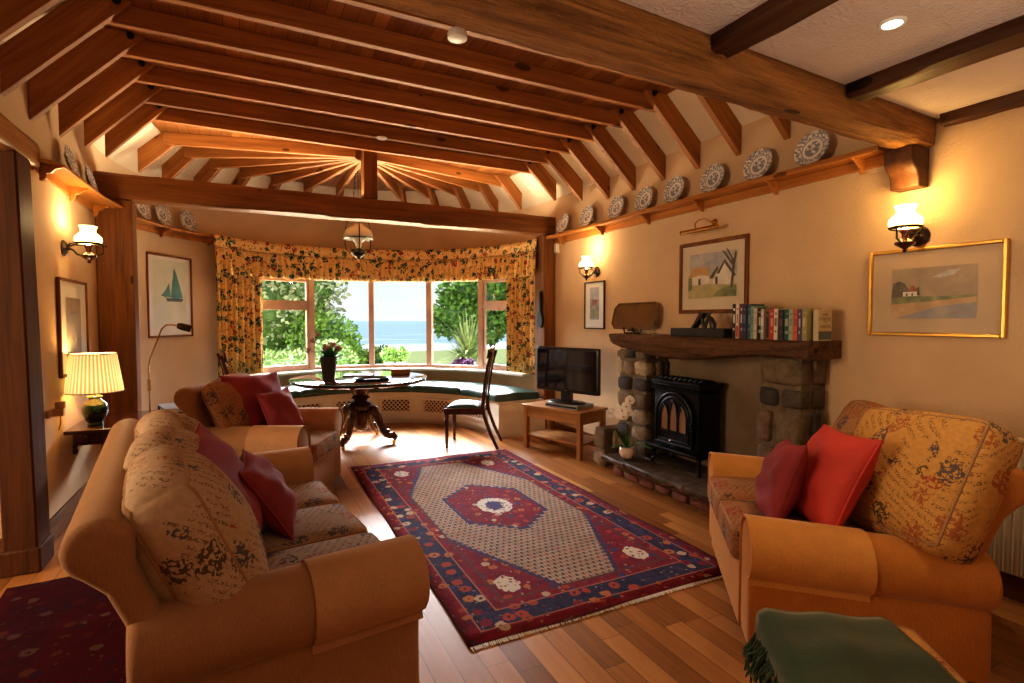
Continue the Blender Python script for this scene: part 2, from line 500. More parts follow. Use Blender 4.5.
    def build(s, name, mats, parent=None, loc=None, rot=None, bevel=0, sharp=35, recalc=True, flat=False, subsurf=0):
        if recalc: bmesh.ops.recalc_face_normals(s.bm, faces=s.bm.faces[:])
        me = bpy.data.meshes.new(name); s.bm.to_mesh(me); s.bm.free()
        if not isinstance(mats, (list, tuple)): mats = [mats]
        for m in mats: me.materials.append(M[m] if isinstance(m, str) else m)
        if flat:
            for p in me.polygons: p.use_smooth = False
        else: me.set_sharp_from_angle(angle=R(sharp))
        o = bpy.data.objects.new(name, me); col.objects.link(o)
        if parent is not None: o.parent = parent
        if loc is not None: o.location = loc
        if rot is not None: o.rotation_euler = rot
        if bevel:
            b = o.modifiers.new('bevel', 'BEVEL'); b.width = bevel; b.segments = 2; b.limit_method = 'ANGLE'; b.angle_limit = R(40)
        if subsurf:
            q = o.modifiers.new('sub', 'SUBSURF'); q.levels = subsurf; q.render_levels = subsurf
        return o

def tag(o, label=None, cat=None, group=None, kind=None):
    if label: o['label'] = label
    if cat: o['category'] = cat
    if group: o['group'] = group
    if kind: o['kind'] = kind
    return o
def thing(name, label, cat, loc=(0, 0, 0), rz=0, group=None):
    o = bpy.data.objects.new(name, None); o.empty_display_size = .1; col.objects.link(o)
    o.location = loc; o.rotation_euler = (0, 0, rz); return tag(o, label, cat, group)
def kids(o): return [c for c in bpy.data.objects if c.parent == o]
def dup(o, parent=None):
    c = o.copy(); col.objects.link(c)
    if parent is not None: c.parent = parent
    for k in kids(o): dup(k, c)
    return c
def struct(o): o['kind'] = 'structure'; return o
ORD = ['first', 'second', 'third', 'fourth', 'fifth', 'sixth', 'seventh', 'eighth', 'ninth', 'tenth', 'eleventh', 'twelfth', 'thirteenth', 'fourteenth', 'fifteenth', 'sixteenth', 'seventeenth', 'eighteenth', 'nineteenth', 'twentieth']

# ------------------------------------------------------------------ main dimensions
L, RW, CX, CY, HW = -1.12, 3.42, 1.15, 5.7, 2.27
EAVE, COLZ, PLZ, FLATZ = 2.66, 3.08, 2.875, 3.195
NEARZ = 2.50
BY0, BY1 = 1.54, 1.80
def pol(r, a, z=0): return (CX + r*math.cos(R(a)), CY + r*math.sin(R(a)), z)

# ------------------------------------------------------------------ shell
b = MB()
pts = [(-4.2, -3), (RW+.1, -3), (RW+.1, CY)] + [pol(HW+.1, a)[:2] for a in range(5, 180, 5)] + [(L-.1, CY), (-4.2, CY)]
b.f([b.v(x, y, 0) for x, y in pts])
struct(b.build('floor', 'floor_boards'))
b = MB(); b.box(RW, RW+.12, -3, CY+.05, 0, PLZ+.05); struct(b.build('wall_right', 'wall_plaster'))
b = MB(); b.box(L-.12, L, 3.98, CY+.05, 0, PLZ+.05); struct(b.build('wall_left', 'wall_plaster'))
b = MB(); b.box(L-.12, L, -3, 3.98, 2.45, PLZ+.05); struct(b.build('wall_left_upper', 'wall_plaster'))
b = MB(); b.box(-4.2, L-.12, 3.98, 4.1, 0, 2.6); struct(b.build('wall_passage', 'wall_plaster'))
b = MB(); b.box(-4.3, -4.2, -3, 4.1, 0, 2.6); struct(b.build('wall_far_left', 'wall_plaster'))
b = MB(); b.box(-4.3, RW+.1, -3.1, -3, 0, 2.6); struct(b.build('wall_back', 'wall_plaster'))
# near low plaster ceiling, and the gable closing the void above the great beam
b = MB(); b.box(-4.3, RW+.1, -3.1, BY0+.1, NEARZ, NEARZ+.06); b.box(-4.3, L-.1, BY0+.1, 4.1, 2.58, 2.64)
struct(b.build('ceiling_near', 'ceil_plaster'))
b = MB(); b.box(L-.1, RW+.1, BY0+.06, BY0+.12, NEARZ, 3.4); struct(b.build('wall_gable', 'slope_plaster'))
# boarded flat
b = MB()
pts = [(CX-1.89, BY0), (CX+1.89, BY0), (CX+1.89, CY)] + [(CX+1.89*math.cos(R(a)), CY+1.89*math.sin(R(a))) for a in range(5, 180, 5)] + [(CX-1.89, CY)]
b.f([b.v(x, y, FLATZ) for x, y in pts][::-1]); b.f([b.v(x, y, FLATZ+.03) for x, y in pts])
struct(b.build('ceiling_boards', 'ceiling_boards', recalc=False))
# sloping plaster: two sides and the half cone over the bay
b = MB()
for sg in (-1, 1):
    prof = [(CX+sg*(HW+.05), PLZ-.04), (CX+sg*1.78, 3.295), (CX+sg*1.78, 3.36), (CX+sg*(HW+.05), PLZ+.04)]
    b.prism(prof, BY0, CY, lambda a, c, t: (a, t, c))
for i in range(36):
    a0, a1 = i*5, i*5+5
    for zo in (0, .06):
        q = [pol(HW+.05, a0, PLZ-.04+zo), pol(HW+.05, a1, PLZ-.04+zo), pol(1.78, a1, 3.295+zo), pol(1.78, a0, 3.295+zo)]
        b.f([b.v(*p) for p in q])
struct(b.build('ceiling_slope', 'slope_plaster'))

# bay wall: solid flanks, low wall under the glass, lintel wall above it
WA = [118.5, 98, 77, 55.5, 34.5, 13]        # corners of the window facets
def curved(b, a0, a1, r0, r1, z0, z1, st=3.0):
    n = max(2, int(abs(a1-a0)/st)); rings = []
    for i in range(n+1):
        a = a0 + (a1-a0)*i/n
        rings.append([pol(r0, a, z0), pol(r1, a, z0), pol(r1, a, z1), pol(r0, a, z1)])
    return b.loft(rings)
b = MB()
curved(b, -1.5, 13, HW, HW+.14, 0, PLZ+.05); curved(b, 119, 181.5, HW, HW+.14, 0, PLZ+.05)
curved(b, 13, 119, HW, HW+.14, 0, .66); curved(b, 13, 119, HW, HW+.14, 1.99, PLZ+.05)
struct(b.build('wall_bay', 'bay_plaster'))
b = MB(); curved(b, 10, 122, 2.08, HW+.20, .655, .69); struct(b.build('trim_1', 'sill_white', bevel=.006))
# window: facets with posts, transoms and panes
win = bpy.data.objects.new('window_1', None); col.objects.link(win); struct(win)
fr = MB()
for i, a in enumerate(WA):
    p = Vector(pol(HW+.02, a)); fr.xf = Matrix.Translation(p) @ Matrix.Rotation(R(a), 4, 'Z')
    fr.box(-.05, .05, -.038, .038, .685, 1.995); fr.xf = Matrix.Identity(4)
def facet(i, z0, z1, off=.0, inset=.0):
    p, q = Vector(pol(HW+.02, WA[i])), Vector(pol(HW+.02, WA[i+1])); d = (q-p).normalized()
    p += d*inset; q -= d*inset; n = Vector((-d.y, d.x, 0)); return p, q, d, n
for i in range(5):
    p, q, d, n = facet(i, 0, 0)
    bars = [(.69, .735), (1.955, 1.995)]
    if i in (0, 4): bars += [(1.565, 1.625)]
    for z0, z1 in bars:
        A = [p+n*.035, p-n*.035, q-n*.035, q+n*.035]
        fr.prism([(v.x, v.y) for v in A], z0, z1, lambda a, c, t: (a, c, t))
    if i in (0, 4):   # opening casement sash
        for z0, z1 in ((.735, 1.565), (1.625, 1.955)):
            P_, Q_, d, n = facet(i, 0, 0, inset=.04)
            for u0, u1, w0, w1 in ((P_, P_+d*.035, z0, z1), (Q_-d*.035, Q_, z0, z1), (P_, Q_, z0, z0+.035), (P_, Q_, z1-.035, z1)):
                A = [u0+n*.022-n*.01, u0-n*.03, u1-n*.03, u1+n*.022-n*.01]
                fr.prism([(v.x, v.y) for v in A], w0, w1, lambda a, c, t: (a, c, t))
struct(fr.build('window_frame', 'frame_wood', win))
for i in range(5):
    p, q, d, n = facet(i, 0, 0, inset=.03)
    zs = [(.70, 1.60), (1.60, 1.97)] if i in (0, 4) else [(.70, 1.97)]
    for z0, z1 in zs:
        g_ = MB(); g_.f([g_.v(p.x, p.y, z0), g_.v(q.x, q.y, z0), g_.v(q.x, q.y, z1), g_.v(p.x, p.y, z1)])
        struct(g_.build('window_pane', 'window_glass', win))
# skirtings
b = MB(); b.box(L, L+.02, 3.98, CY, 0, .15); struct(b.build('baseboard_left', 'oak_y', bevel=.005))
b = MB(); b.box(-4.2, L-.13, 3.96, 3.98, 0, .15); struct(b.build('baseboard_passage', 'oak_x', bevel=.005))
b = MB(); b.box(RW-.02, RW, 4.15, 5.58, 0, .13); b.box(RW-.02, RW, -3, 1.9, 0, .13); struct(b.build('baseboard_right', 'oak_y', bevel=.005))

# ------------------------------------------------------------------ timbers
def hewn(b, x0, x1, y0, y1, z0, z1, n=40, amp=.012, seed=1, axis=0):
    rnd = random.Random(seed); rings = []
    k = 5
    def wob(i, j): return amp*math.sin(i*.55+j*2.1+seed)*.6 + rnd.uniform(-amp, amp)*.55
    lo, hi = (x0, x1) if axis == 0 else (y0, y1)
    A0, A1 = (y0, y1) if axis == 0 else (x0, x1)
    for i in range(n+1):
        t = lo+(hi-lo)*i/n; ring = []
        per = [(A0+(A1-A0)*j/k, z0) for j in range(k)] + [(A1, z0+(z1-z0)*j/k) for j in range(k)] + [(A1-(A1-A0)*j/k, z1) for j in range(k)] + [(A0, z1-(z1-z0)*j/k) for j in range(k)]
        ca, cz = (A0+A1)/2, (z0+z1)/2
        for j, (a, z) in enumerate(per):
            f = .93 if j % k == 0 else 1
            a2 = ca+(a-ca)*f + wob(i, j); z2 = cz+(z-cz)*f + wob(i, j+7)
            ring.append((t, a2, z2) if axis == 0 else (a2, t, z2))
        rings.append(ring)
    return b.loft(rings)
b = MB(); hewn(b, L-.1, RW-.01, 0, 1, 2.35, 2.68, 80, .006, 3)
for v in b.bm.verts:
    y0_, y1_ = 1.468+.037*v.co.x, 1.665+.027*v.co.x
    v.co.y = y0_+(y1_-y0_)*(.5+(v.co.y-.5)*1.0)
tag(b.build('ceiling_beam', 'hewn', sharp=60), 'massive rough-hewn timber beam crossing the room where the flat plaster ceiling ends', 'beam')
b = MB()
prof = [(0, 0), (0, .22), (-.17, .22), (-.17, .14), (-.155, .11), (-.125, .09), (-.105, .06), (-.10, .0)]
b.prism([(RW+a, 2.135+z) for a, z in prof], 1.625, 1.775, lambda a, c, t: (a, t, c))
tag(b.build('beam_corbel', 'darkoak_x', bevel=.008), 'curved wooden corbel on the right wall carrying the rough beam', 'corbel')
for i, (x0, x1, w) in enumerate(((1.63, 1.75, .10), (2.53, 2.67, .10), (3.35, 3.42, .06))):
    b = MB(); hewn(b, x0, x1, -2.9, BY0+.01, NEARZ-.062 if i < 2 else NEARZ-.06, NEARZ+.02, 36, .006, 5+i, axis=1)
    tag(b.build('ceiling_joist', 'darkoak_y', sharp=60), ['dark oak joist under the white ceiling, the one left of the recessed lamp', 'dark oak joist under the white ceiling, the one right of the recessed lamp', 'thin dark oak joist tight in the corner of ceiling and right wall'][i], 'beam')
# tie beam, king post, posts
b = MB(); hewn(b, L+.0, RW-.005, 5.6, 5.8, 2.43, 2.655, 50, .004, 8)
tag(b.build('tie_beam', 'oak_x', sharp=60), 'long square oak tie beam spanning the room in front of the bay window', 'beam')
b = MB(); b.box(CX-.07+.04, CX+.09+.02, 5.62, 5.78, 2.655, FLATZ)
tag(b.build('king_post', 'oak_z', bevel=.006), 'short upright king post standing on the middle of the tie beam', 'post')
b = MB(); hewn(b, L+.005, L+.265, 5.6, 5.8, 0, 2.43, 2, .0, 9); b.bm.free(); b = MB(); b.box(L+.003, L+.265, 5.6, 5.8, 0, 2.428)
tag(b.build('timber_post', 'oak_z', bevel=.012), 'square oak post at the left end of the tie beam behind the lit table lamp', 'post')
b = MB(); b.box(RW-.165, RW-.003, 5.6, 5.84, 0, 2.428)
tag(b.build('timber_post', 'oak_z', bevel=.012), 'oak post at the right end of the tie beam beside the television', 'post')
b = MB()
b.loft([[(x, y, z) for x, y in ((-1.20+s, 3.76), (-1.05+s, 3.76), (-1.05+s, 3.98), (-1.20+s, 3.98))] for z, s in ((0, 0), (.16, 0), (1.2, -.012), (2.31, -.03))])
b.box(-1.215, -1.035, 3.745, 3.98, 0, .14)
tag(b.build('timber_post', 'midoak_z', bevel=.01), 'dark oak post at the left edge nearest the camera where the left wall begins', 'post')
b = MB(); hewn(b, -1.26, -1.085, -2.9, 4.16, 2.30, 2.455, 40, .005, 12, axis=1)
tag(b.build('lintel_beam', 'tvpine_y', sharp=60), 'pale timber lintel running toward the camera on top of the near left post', 'beam')

# roof trusses: collar tie with a rafter bolted to each end
sl = math.atan2(COLZ-EAVE, .47); rl = math.hypot(.50, .50*math.tan(sl))
def rafter_mb(a_=sl, cut=0):
    # local x runs up the slope from the wall, z across the depth; lower edge at z=0
    b = MB(); dep = .165; t = math.tan(a_); s0 = cut/math.sin(a_)
    ln = .60/math.cos(sl)*math.cos(sl)/math.cos(a_)
    b.prism([(s0, 0), (ln-.02, 0), (ln+.10, dep), (s0+dep*t, dep)], -.024, .024, lambda a, c, tt: (a, tt, c))
    return b
SLL = math.atan2(.505, .47)
def truss(y, label, cl, cr):
    t = thing('roof_truss', label, 'truss', (CX, y, COLZ), 0, 'roof trusses over the sitting room')
    b = MB(); b.box(-1.86, 1.86, -.024, .024, 0, .113); b.build('collar_tie', 'pine_x', t, bevel=.003)
    for sg in (-1, 1):
        a_ = SLL if sg < 0 else sl
        r = rafter_mb(a_, cl if sg < 0 else cr).build('rafter', 'pine_x', t, loc=(sg*(HW-.005), -.050, COLZ-.47*math.tan(a_)-COLZ), bevel=.003)
        r.rotation_euler = Euler((0, -a_, 0 if sg < 0 else PI), 'XYZ')
        b = MB(); b.xf = Matrix.Translation((sg*1.76, -.044, .10)) @ Matrix.Rotation(PI/2, 4, 'X')
        b.lathe([(.022, .0), (.022, .012), (.012, .014), (.012, .028), (0, .03)], 8, (0, 0, .03)); b.build('bolt', 'black_iron', t)
    return t
tr0 = None
for k in range(9):
    y = 2.14 + .41*k
    lab = 'pine collar tie with bolted rafters, %s roof frame behind the rough beam' % ORD[k] if k < 8 else 'pine collar tie with bolted rafters, the roof frame nearest the king post'
    if k == 0: tr0 = truss(y, lab, 0, 0)
    elif k < 6: t = dup(tr0); t.location = (CX, y, COLZ); t['label'] = lab
    else: truss(y, lab, (.04, .09, .14)[k-6], (0, .05, .13)[k-6])
fan0 = None
for k in range(13):
    a = 167.15 - 12.857*k
    lab = 'radiating pine joist and rafter over the bay, %s of the fan counted from the left' % ORD[k]
    if k in (0, 1):
        fan0 = thing('fan_frame', lab, 'rafter', (CX, CY, COLZ), R(a), 'fan rafters over the bay')
        b = MB(); b.box(.10, 1.86, -.022, .022, 0, .113); b.build('fan_joist', 'pine_x', fan0, bevel=.003)
        r = rafter_mb(sl, .15 if k == 0 else .13).build('rafter', 'pine_x', fan0, loc=(HW-.005, -.046, EAVE-COLZ), bevel=.003); r.rotation_euler = Euler((0, -sl, PI), 'XYZ')
        if k == 0: fan1 = fan0
    else:
        t = dup(fan1 if k == 12 else fan0); t.rotation_euler = (0, 0, R(a)); t['label'] = lab

# ------------------------------------------------------------------ shelves and plates
def bracket(b, out=.12, h=.09, t=.02):
    # local: x out of the wall, z down from 0
    prof = [(0, 0), (out, 0), (out, -.012), (out*.72, -.022), (out*.55, -.045), (out*.34, -.052), (out*.30, -.075), (out*.16, -h), (0, -h)]
    b.prism(prof, -t/2, t/2, lambda a, c, tt: (a, tt, c)); return b
sh = thing('plate_shelf', 'long pine plate shelf along the right wall under the roof slope', 'shelf', (RW, 0, 2.40))
b = MB(); b.box(-.14, -.002, BY1+.02, 5.6, -.022, 0); b.box(-.145, -.125, BY1+.02, 5.6, -.028, .006); b.build('shelf_board', 'shelfpine_y', sh, bevel=.004)
b = MB(); b.box(-.02, -.002, BY1+.02, 5.6, -.085, -.022); b.build('back_rail', 'shelfpine_y', sh, bevel=.004)
for y in (5.38, 4.61, 3.89, 3.24, 2.56, 1.97):
    bracket(MB()).build('bracket', 'shelfpine_z', sh, loc=(-.02, y, -.022), rot=(0, 0, PI), bevel=.003)
sh = thing('plate_shelf', 'short pine plate shelf on the left wall above the lit wall lamp', 'shelf', (L, 0, 2.365))
b = MB()
b.prism([(.002, 4.14), (.06, 4.14), (.135, 4.24), (.155, 5.2), (.21, 5.596), (.002, 5.596)], -.022, 0, lambda a, c, t: (a, c, t)); b.build('shelf_board', 'shelfpine_y', sh, bevel=.004)
b = MB(); b.box(.002, .02, 4.12, 5.598, -.08, -.022); b.build('back_rail', 'shelfpine_y', sh, bevel=.004)
for y in (4.2, 4.82, 5.48): bracket(MB(), .11, .10, .022).build('bracket', 'shelfpine_z', sh, loc=(.02, y, -.022), bevel=.003)
sh = thing('plate_shelf', 'curved pine plate shelf on the bay wall above the ship picture', 'shelf', (0, 0, 0))
b = MB(); curved(b, 126, 176.5, HW-.14, HW-.002, 2.375, 2.397); b.build('shelf_board', 'shelfpine_y', sh, bevel=.004)
b = MB(); curved(b, 126, 176.5, HW-.02, HW-.003, 2.31, 2.375); b.build('back_rail', 'shelfpine_y', sh, bevel=.004)
for a in (133, 150, 166): bracket(MB()).build('bracket', 'shelfpine_z', sh, loc=pol(HW-.02, a, 2.375), rot=(0, 0, R(a+180)), bevel=.003)

def make_plate():
    b = MB(); r = .118
    b.lathe([(0, .012), (.045, .012), (.068, .010), (.074, .013), (.095, .022), (r, .027), (r+.001, .023), (.095, .014), (.07, .0), (0, 0)][::-1], 40, caps=False)
    return b.build('dinner_plate', 'plate_china', recalc=True)
pl0 = None
def put_plate(pos, faz, lab, grp):
    """pos: point on the shelf where the plate stands; faz: azimuth (deg) it faces"""
    global pl0
    o = make_plate() if pl0 is None else pl0.copy()
    if pl0 is None: pl0 = o
    else: col.objects.link(o)
    tilt = 76
    o.rotation_euler = Euler((0, R(tilt), R(faz)), 'XYZ')
    d = Vector((math.cos(R(faz)), math.sin(R(faz)), 0))
    o.location = Vector(pos) + Vector((0, 0, .119*math.sin(R(tilt)) + .002)) + d*(-.119*math.cos(R(tilt)) + .0)
    tag(o, lab, 'plate', grp)
side = ['blue and white plate on the right-hand shelf, at its far end by the oak post', 'blue and white plate on the right-hand shelf, second from the oak post', 'blue and white plate on the right-hand shelf, third from the oak post', 'blue and white plate on the right-hand shelf, fourth from the oak post', 'blue and white plate on the right-hand shelf, fifth from the oak post', 'blue and white plate on the right-hand shelf above the brass picture light', 'large-looking blue and white plate on the right shelf, second from the rough beam', 'blue and white plate on the right-hand shelf, nearest the rough beam']
for y, lab in zip((5.32, 4.84, 4.33, 3.91, 3.52, 3.10, 2.68, 2.27), side):
    put_plate((RW-.085, y, 2.400), 180, lab, 'plates on the right shelf')
put_plate((L+.075, 4.70, 2.365), 0, 'blue and white plate on the left wall shelf, nearer the camera', 'plates on the left shelf')
put_plate((L+.075, 5.22, 2.365), 0, 'blue and white plate on the left wall shelf, next to the tie beam', 'plates on the left shelf')
for a, w in ((159, 'half hidden behind the oak post'), (150.5, 'in the middle of three'), (141, 'nearest the curtain')):
    put_plate(pol(HW-.085, a, 2.398), a+180, 'blue and white plate on the curved bay shelf, ' + w, 'plates on the bay shelf')

# ------------------------------------------------------------------ curtains and pelmet
def folded(b, a0, a1, rc, z0, z1, nf, amp, nz=6, flare=0, z_flat=None):
    n = nf*8; rings = []
    for k in range(nz+1):
        t = k/nz; z = z0+(z1-z0)*t; row = []
        for i in range(n+1):
            u = i/n; a = a0+(a1-a0)*u
            am = amp*(1 - (.75*max(0, (t-.55)/.45) if flare else 0))
            rr = rc + am*math.sin(u*nf*2*PI) + am*.4*math.sin(u*nf*4.7*PI+1+.3*t) - flare*(1-t)
            row.append(pol(rr, a, z))
        rings.append(row)
    b.loft(rings, False, False); return b
def thick(o, t):
    m = o.modifiers.new('solid', 'SOLIDIFY'); m.thickness = t; return o
p = thing('window_pelmet', 'gathered floral chintz pelmet curving across the top of the bay window', 'pelmet')
b = MB(); folded(b, 1.5, 134.5, 2.072, 1.945, 2.26, 56, .020, 5, .02); thick(b.build('frill', 'chintz', p, sharp=180), .004)
b = MB(); folded(b, 1.5, 134.5, 2.085, 2.25, 2.40, 30, .003, 3); thick(b.build('heading', 'chintz', p, sharp=180), .006)
b = MB(); b.tube([pol(2.068, 1.5+133*i/80, 2.255) for i in range(81)], .006, 6); b.build('cord_trim', 'rope', p)
b = MB(); curved(b, 1.5, 134.5, 2.09, HW-.0, 2.392, 2.404); b.build('pelmet_board', 'frame_wood', p)
for a0, a1, lab in ((116, 132.5, 'full length floral chintz curtain at the left end of the bay window'), (3, 20, 'long floral chintz curtain at the right end of the bay window, beside the oak post')):
    b = MB(); folded(b, a0, a1, 2.15, .70, 2.30, 8, .032, 10)
    tag(thick(b.build('curtain', 'chintz', sharp=180), .004), lab, 'curtain')

# ------------------------------------------------------------------ window seat
ws = thing('curved_bench', 'curved cream built-in bench with lattice grilles under the bay window', 'bench')
b = MB(); curved(b, -3.2, 140, 1.50, 1.53, .06, .40); curved(b, -3.2, 140, 1.535, 1.56, 0, .06)
P0, P1 = Vector(pol(1.50, -3.2)), Vector((RW-.17, 5.56, 0))
b.prism([(P0.x, P0.y), (P1.x, P1.y), (P1.x, P1.y+.025), (P0.x, P0.y+.025)], 0, .40, lambda a, c, t: (a, c, t)); b.build('front_panel', 'white_paint', ws)
b = MB(); curved(b, -2.5, 140, 1.485, HW-.005, .40, .425)
b.build('seat_top', 'white_paint', ws, bevel=.004)
def lattice(b, w, h):
    n = 7
    b.mi = 0
    for f in (-1, 1):
        for i in range(-n, 2*n):
            x0 = -w/2 + w*i/n
            s0 = (x0, -h/2); s1 = (x0+h, h/2)
            lo = max(0, (-w/2-x0)/h); hi = min(1, (w/2-x0)/h)
            if hi-lo < .05: continue
            A = (x0+h*lo, -h/2+h*lo); B_ = (x0+h*hi, -h/2+h*hi)
            b.tube([(0.0, f*A[0], A[1]), (0.0, f*B_[0], B_[1])], .0075, 4)
for a in (109, 87, 64.6, 42.3, 17):
    p = pol(1.497, a, .245)
    b = MB(); w, h = .40, .155
    for y0, y1, z0, z1 in ((-w/2-.03, w/2+.03, h/2, h/2+.03), (-w/2-.03, w/2+.03, -h/2-.03, -h/2), (-w/2-.03, -w/2, -h/2, h/2), (w/2, w/2+.03, -h/2, h/2)):
        b.box(-.024, -.0, y0, y1, z0, z1)
    fo = b.build('grille_frame', 'white_paint', ws, loc=p, rot=(0, 0, R(a)), bevel=.003)
    b = MB(); lattice(b, w, h); b.build('lattice', 'lattice_paint', fo, loc=(-.012, 0, 0))
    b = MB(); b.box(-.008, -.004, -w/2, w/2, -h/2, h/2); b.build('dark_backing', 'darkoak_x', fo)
bounds = [(-2, 27), (27.6, 56), (56.6, 85), (85.6, 111), (111.6, 137)]
for (a0, a1), lab in zip(bounds, ('right-hand end of the window seat', 'window seat, second from its right-hand end', 'window seat right of the round table', 'window seat behind the round table', 'window seat behind the armchair')):
    b = MB(); n = 14; rings = []
    for i in range(n+1):
        a = a0+(a1-a0)*i/n; e = .012 if i in (0, n) else 0
        r0, r1, z0, z1 = 1.455+e, 2.07-e, .426+e*.3, .522-e
        rings.append([pol(r0+.012, a, z0), pol(r1-.012, a, z0), pol(r1, a, z0+.015), pol(r1, a, z1-.018), pol(r1-.018, a, z1), pol((r0+r1)/2, a, z1+.012), pol(r0+.018, a, z1), pol(r0, a, z1-.018), pol(r0, a, z0+.015)])
    b.loft(rings)
    tag(b.build('seat_cushion', 'green_leather', sharp=50), 'dark green padded cushion on the ' + lab, 'cushion', 'green cushions on the window seat')

# ------------------------------------------------------------------ upholstery
def shift(poly, r):
    """inset a closed polygon toward its inside by about r"""
    n = len(poly); out = []
    ar = sum(poly[i][0]*poly[(i+1) % n][1]-poly[(i+1) % n][0]*poly[i][1] for i in range(n))
    sg = 1 if ar > 0 else -1
    for i in range(n):
        p, q, w = Vector(poly[i-1]), Vector(poly[i]), Vector(poly[(i+1) % n])
        d1 = (q-p); d2 = (w-q)
        d1 = d1.normalized() if d1.length > 1e-6 else d2.normalized(); d2 = d2.normalized() if d2.length > 1e-6 else d1
        nn = (Vector((-d1.y, d1.x)) + Vector((-d2.y, d2.x)))
        nn = nn.normalized() if nn.length > 1e-6 else Vector((0, 0))
        out.append((q.x+nn.x*r*sg, q.y+nn.y*r*sg))
    return out
def soft_extrude(b, poly, t0, t1, fn, r=.03, steps=4):
    rings = []
    for k in range(steps+1):
        a = PI/2*k/steps
        rings.append((t0 + r*(1-math.sin(a)), r*(1-math.cos(PI/2-a)) if False else r*(1-math.sin(a)) ) if False else (t0 + r*(1-math.cos(a)), r*(1-math.sin(a))))
    m = 6
    mid = [(t0+r+(t1-t0-2*r)*i/m, 0) for i in range(1, m)]
    end = [(t1-(t-t0), s) for t, s in rings][::-1]
    allr = rings + mid + end
    L_ = []
    for t, ins in allr:
        pp = shift(poly, ins) if ins > 1e-5 else poly
        L_.append([fn(a, c, t) for a, c in pp])
    return b.loft(L_)
def arm_profile(h, w=.235, rr=.118):
    # a: outward from the seat side, c: height
    cx, cz = rr, h-rr
    pr = [(.0, .10)] + [(.0, .10+(cz-.10)*i/4) for i in range(1, 4)]
    for i in range(15):
        a = PI - (PI+R(62))*i/14
        pr.append((cx+rr*1.0*math.cos(a), cz+rr*math.sin(a)))
    pr += [(w-.055, cz-rr*.95-.02), (w-.055, .30), (w-.055, .05), (.03, .05)]
    return pr
def back_profile(h, D):
    # a: depth (y), c: height; leaning back with a scroll at the top
    y0 = D/2
    pr = [(y0-.30, .26), (y0-.25, .42), (y0-.195, .60), (y0-.135, .76)]
    cy, cz, rr = y0-.060, h-.08, .08
    for i in range(12):
        a = R(160) - R(222)*i/11
        pr.append((cy+rr*math.cos(a), cz+rr*math.sin(a)))
    pr += [(y0-.07, h-.20), (y0-.11, h-.30), (y0-.16, .44), (y0-.19, .25), (y0-.195, .05), (y0-.33, .05)]
    return pr
def box_cushion(parent, name, w, d, h, m, loc, rot=(0, 0, 0), crown=.03, r=.035, pip='piping_cloth', puff=.0, n=10):
    o = MB().rbox(w, d, h, r, n, crown, puff=puff).build(name, m, parent, loc=loc, rot=rot, sharp=180)
    if pip:
        for z in (-1, 1):
            full = []; N_ = 14
            for s_ in range(4):
                for k in range(N_):
                    q = math.sin(PI/2*(-1+2*k/N_)); p = [(q, -1), (1, q), (-q, 1), (-1, -q)][s_]
                    full.append(MB.rmap((p[0], p[1], z), w, d, h, r, crown, puff))
            MB().tube(full, .0055, 6, True).build('piping', pip, o)
    return o
def sofa(name, label, cat, L_, D, n, loc, rz, cm, cap, seatm, backm, arm_h=.60, back_h=.87, back_d=.19, caps=True, bw=None, bh=.50, backs=True, feet=True, rnd=0, slope=0, arm_cut=.11, cx_off=0, cap_len=.44, near_big=1):
    t = thing(name, label, cat, loc, rz)
    aw = .235
    b = MB(); b.rbox(L_-2*aw+.10, D-.26, .28, .02, 6, c=(0, -.105, .20)); 
    b.build('base', cm, t, sharp=60)
    b = MB(); b.box(-L_/2+aw-.01, L_/2-aw+.01, -D/2-.006, -D/2+.014, .05, .34); b.build('front_valance', cm, t, bevel=.01)
    ap = arm_profile(arm_h, aw)
    for sg in (-1, 1):
        b = MB(); x0 = sg*(L_/2-aw)
        soft_extrude(b, ap, -D/2, D/2-arm_cut, lambda a, c, tt: (x0+sg*a, tt, c-slope*(tt+D/2)/D*min(1, c/.4)), .028)
        arm = b.build('arm', cm, t, sharp=60)
        if caps:
            cp = [p for p in ap[2:-2]]
            outer = [(q[0], q[1]) for q in shift(ap, -.009)[2:-3]]; inner = [(q[0], q[1]) for q in shift(ap, -.001)[2:-3]][::-1]
            b = MB(); pr = outer+inner
            b.loft([[(x0+sg*a, tt, c-slope*(tt+D/2)/D*min(1, c/.4)) for a, c in pr] for tt in [-D/2-.004+cap_len*q/6 for q in range(7)]])
            b.build('arm_cover', cap, arm, sharp=60)
    b = MB(); soft_extrude(b, back_profile(back_h, D), -L_/2+.062, L_/2-.062, lambda a, c, tt: (tt, a, c), .03)
    b.build('backrest', cm, t, sharp=60)
    if feet:
        for sx in (-1, 1):
            for sy in (-1, 1):
                MB().lathe([(.022, 0), (.032, .03), (.034, .062)], 12, (sx*(L_/2-.13), (-D/2+.10) if sy < 0 else D/2-.30, 0)).build('foot', 'mahog_z', t)
    sw = (L_-2*aw)/n
    for i in range(n):
        x = -(L_-2*aw)/2 + sw*(i+.5)
        box_cushion(t, 'seat_cushion', sw-.006, D-.22, .15, seatm, (x, -.15, .405), crown=.022, r=.04)
    if backs:
        for i in range(n):
            x = -(L_-2*aw)/2 + sw*(i+.5)
            rr = random.Random(i+rnd)
            w = (bw or sw*1.02)*(near_big if i == 0 else 1)
            o = box_cushion(t, 'back_cushion', w, bh, back_d, backm, (x+rr.uniform(-.01, .01)+cx_off, D/2-.275, .455+bh/2-.02), (R(67+rr.uniform(-4, 4)), R(rr.uniform(-4, 4)), R(rr.uniform(-6, 6))), crown=.075, r=.085, puff=.03, n=12)
    return t
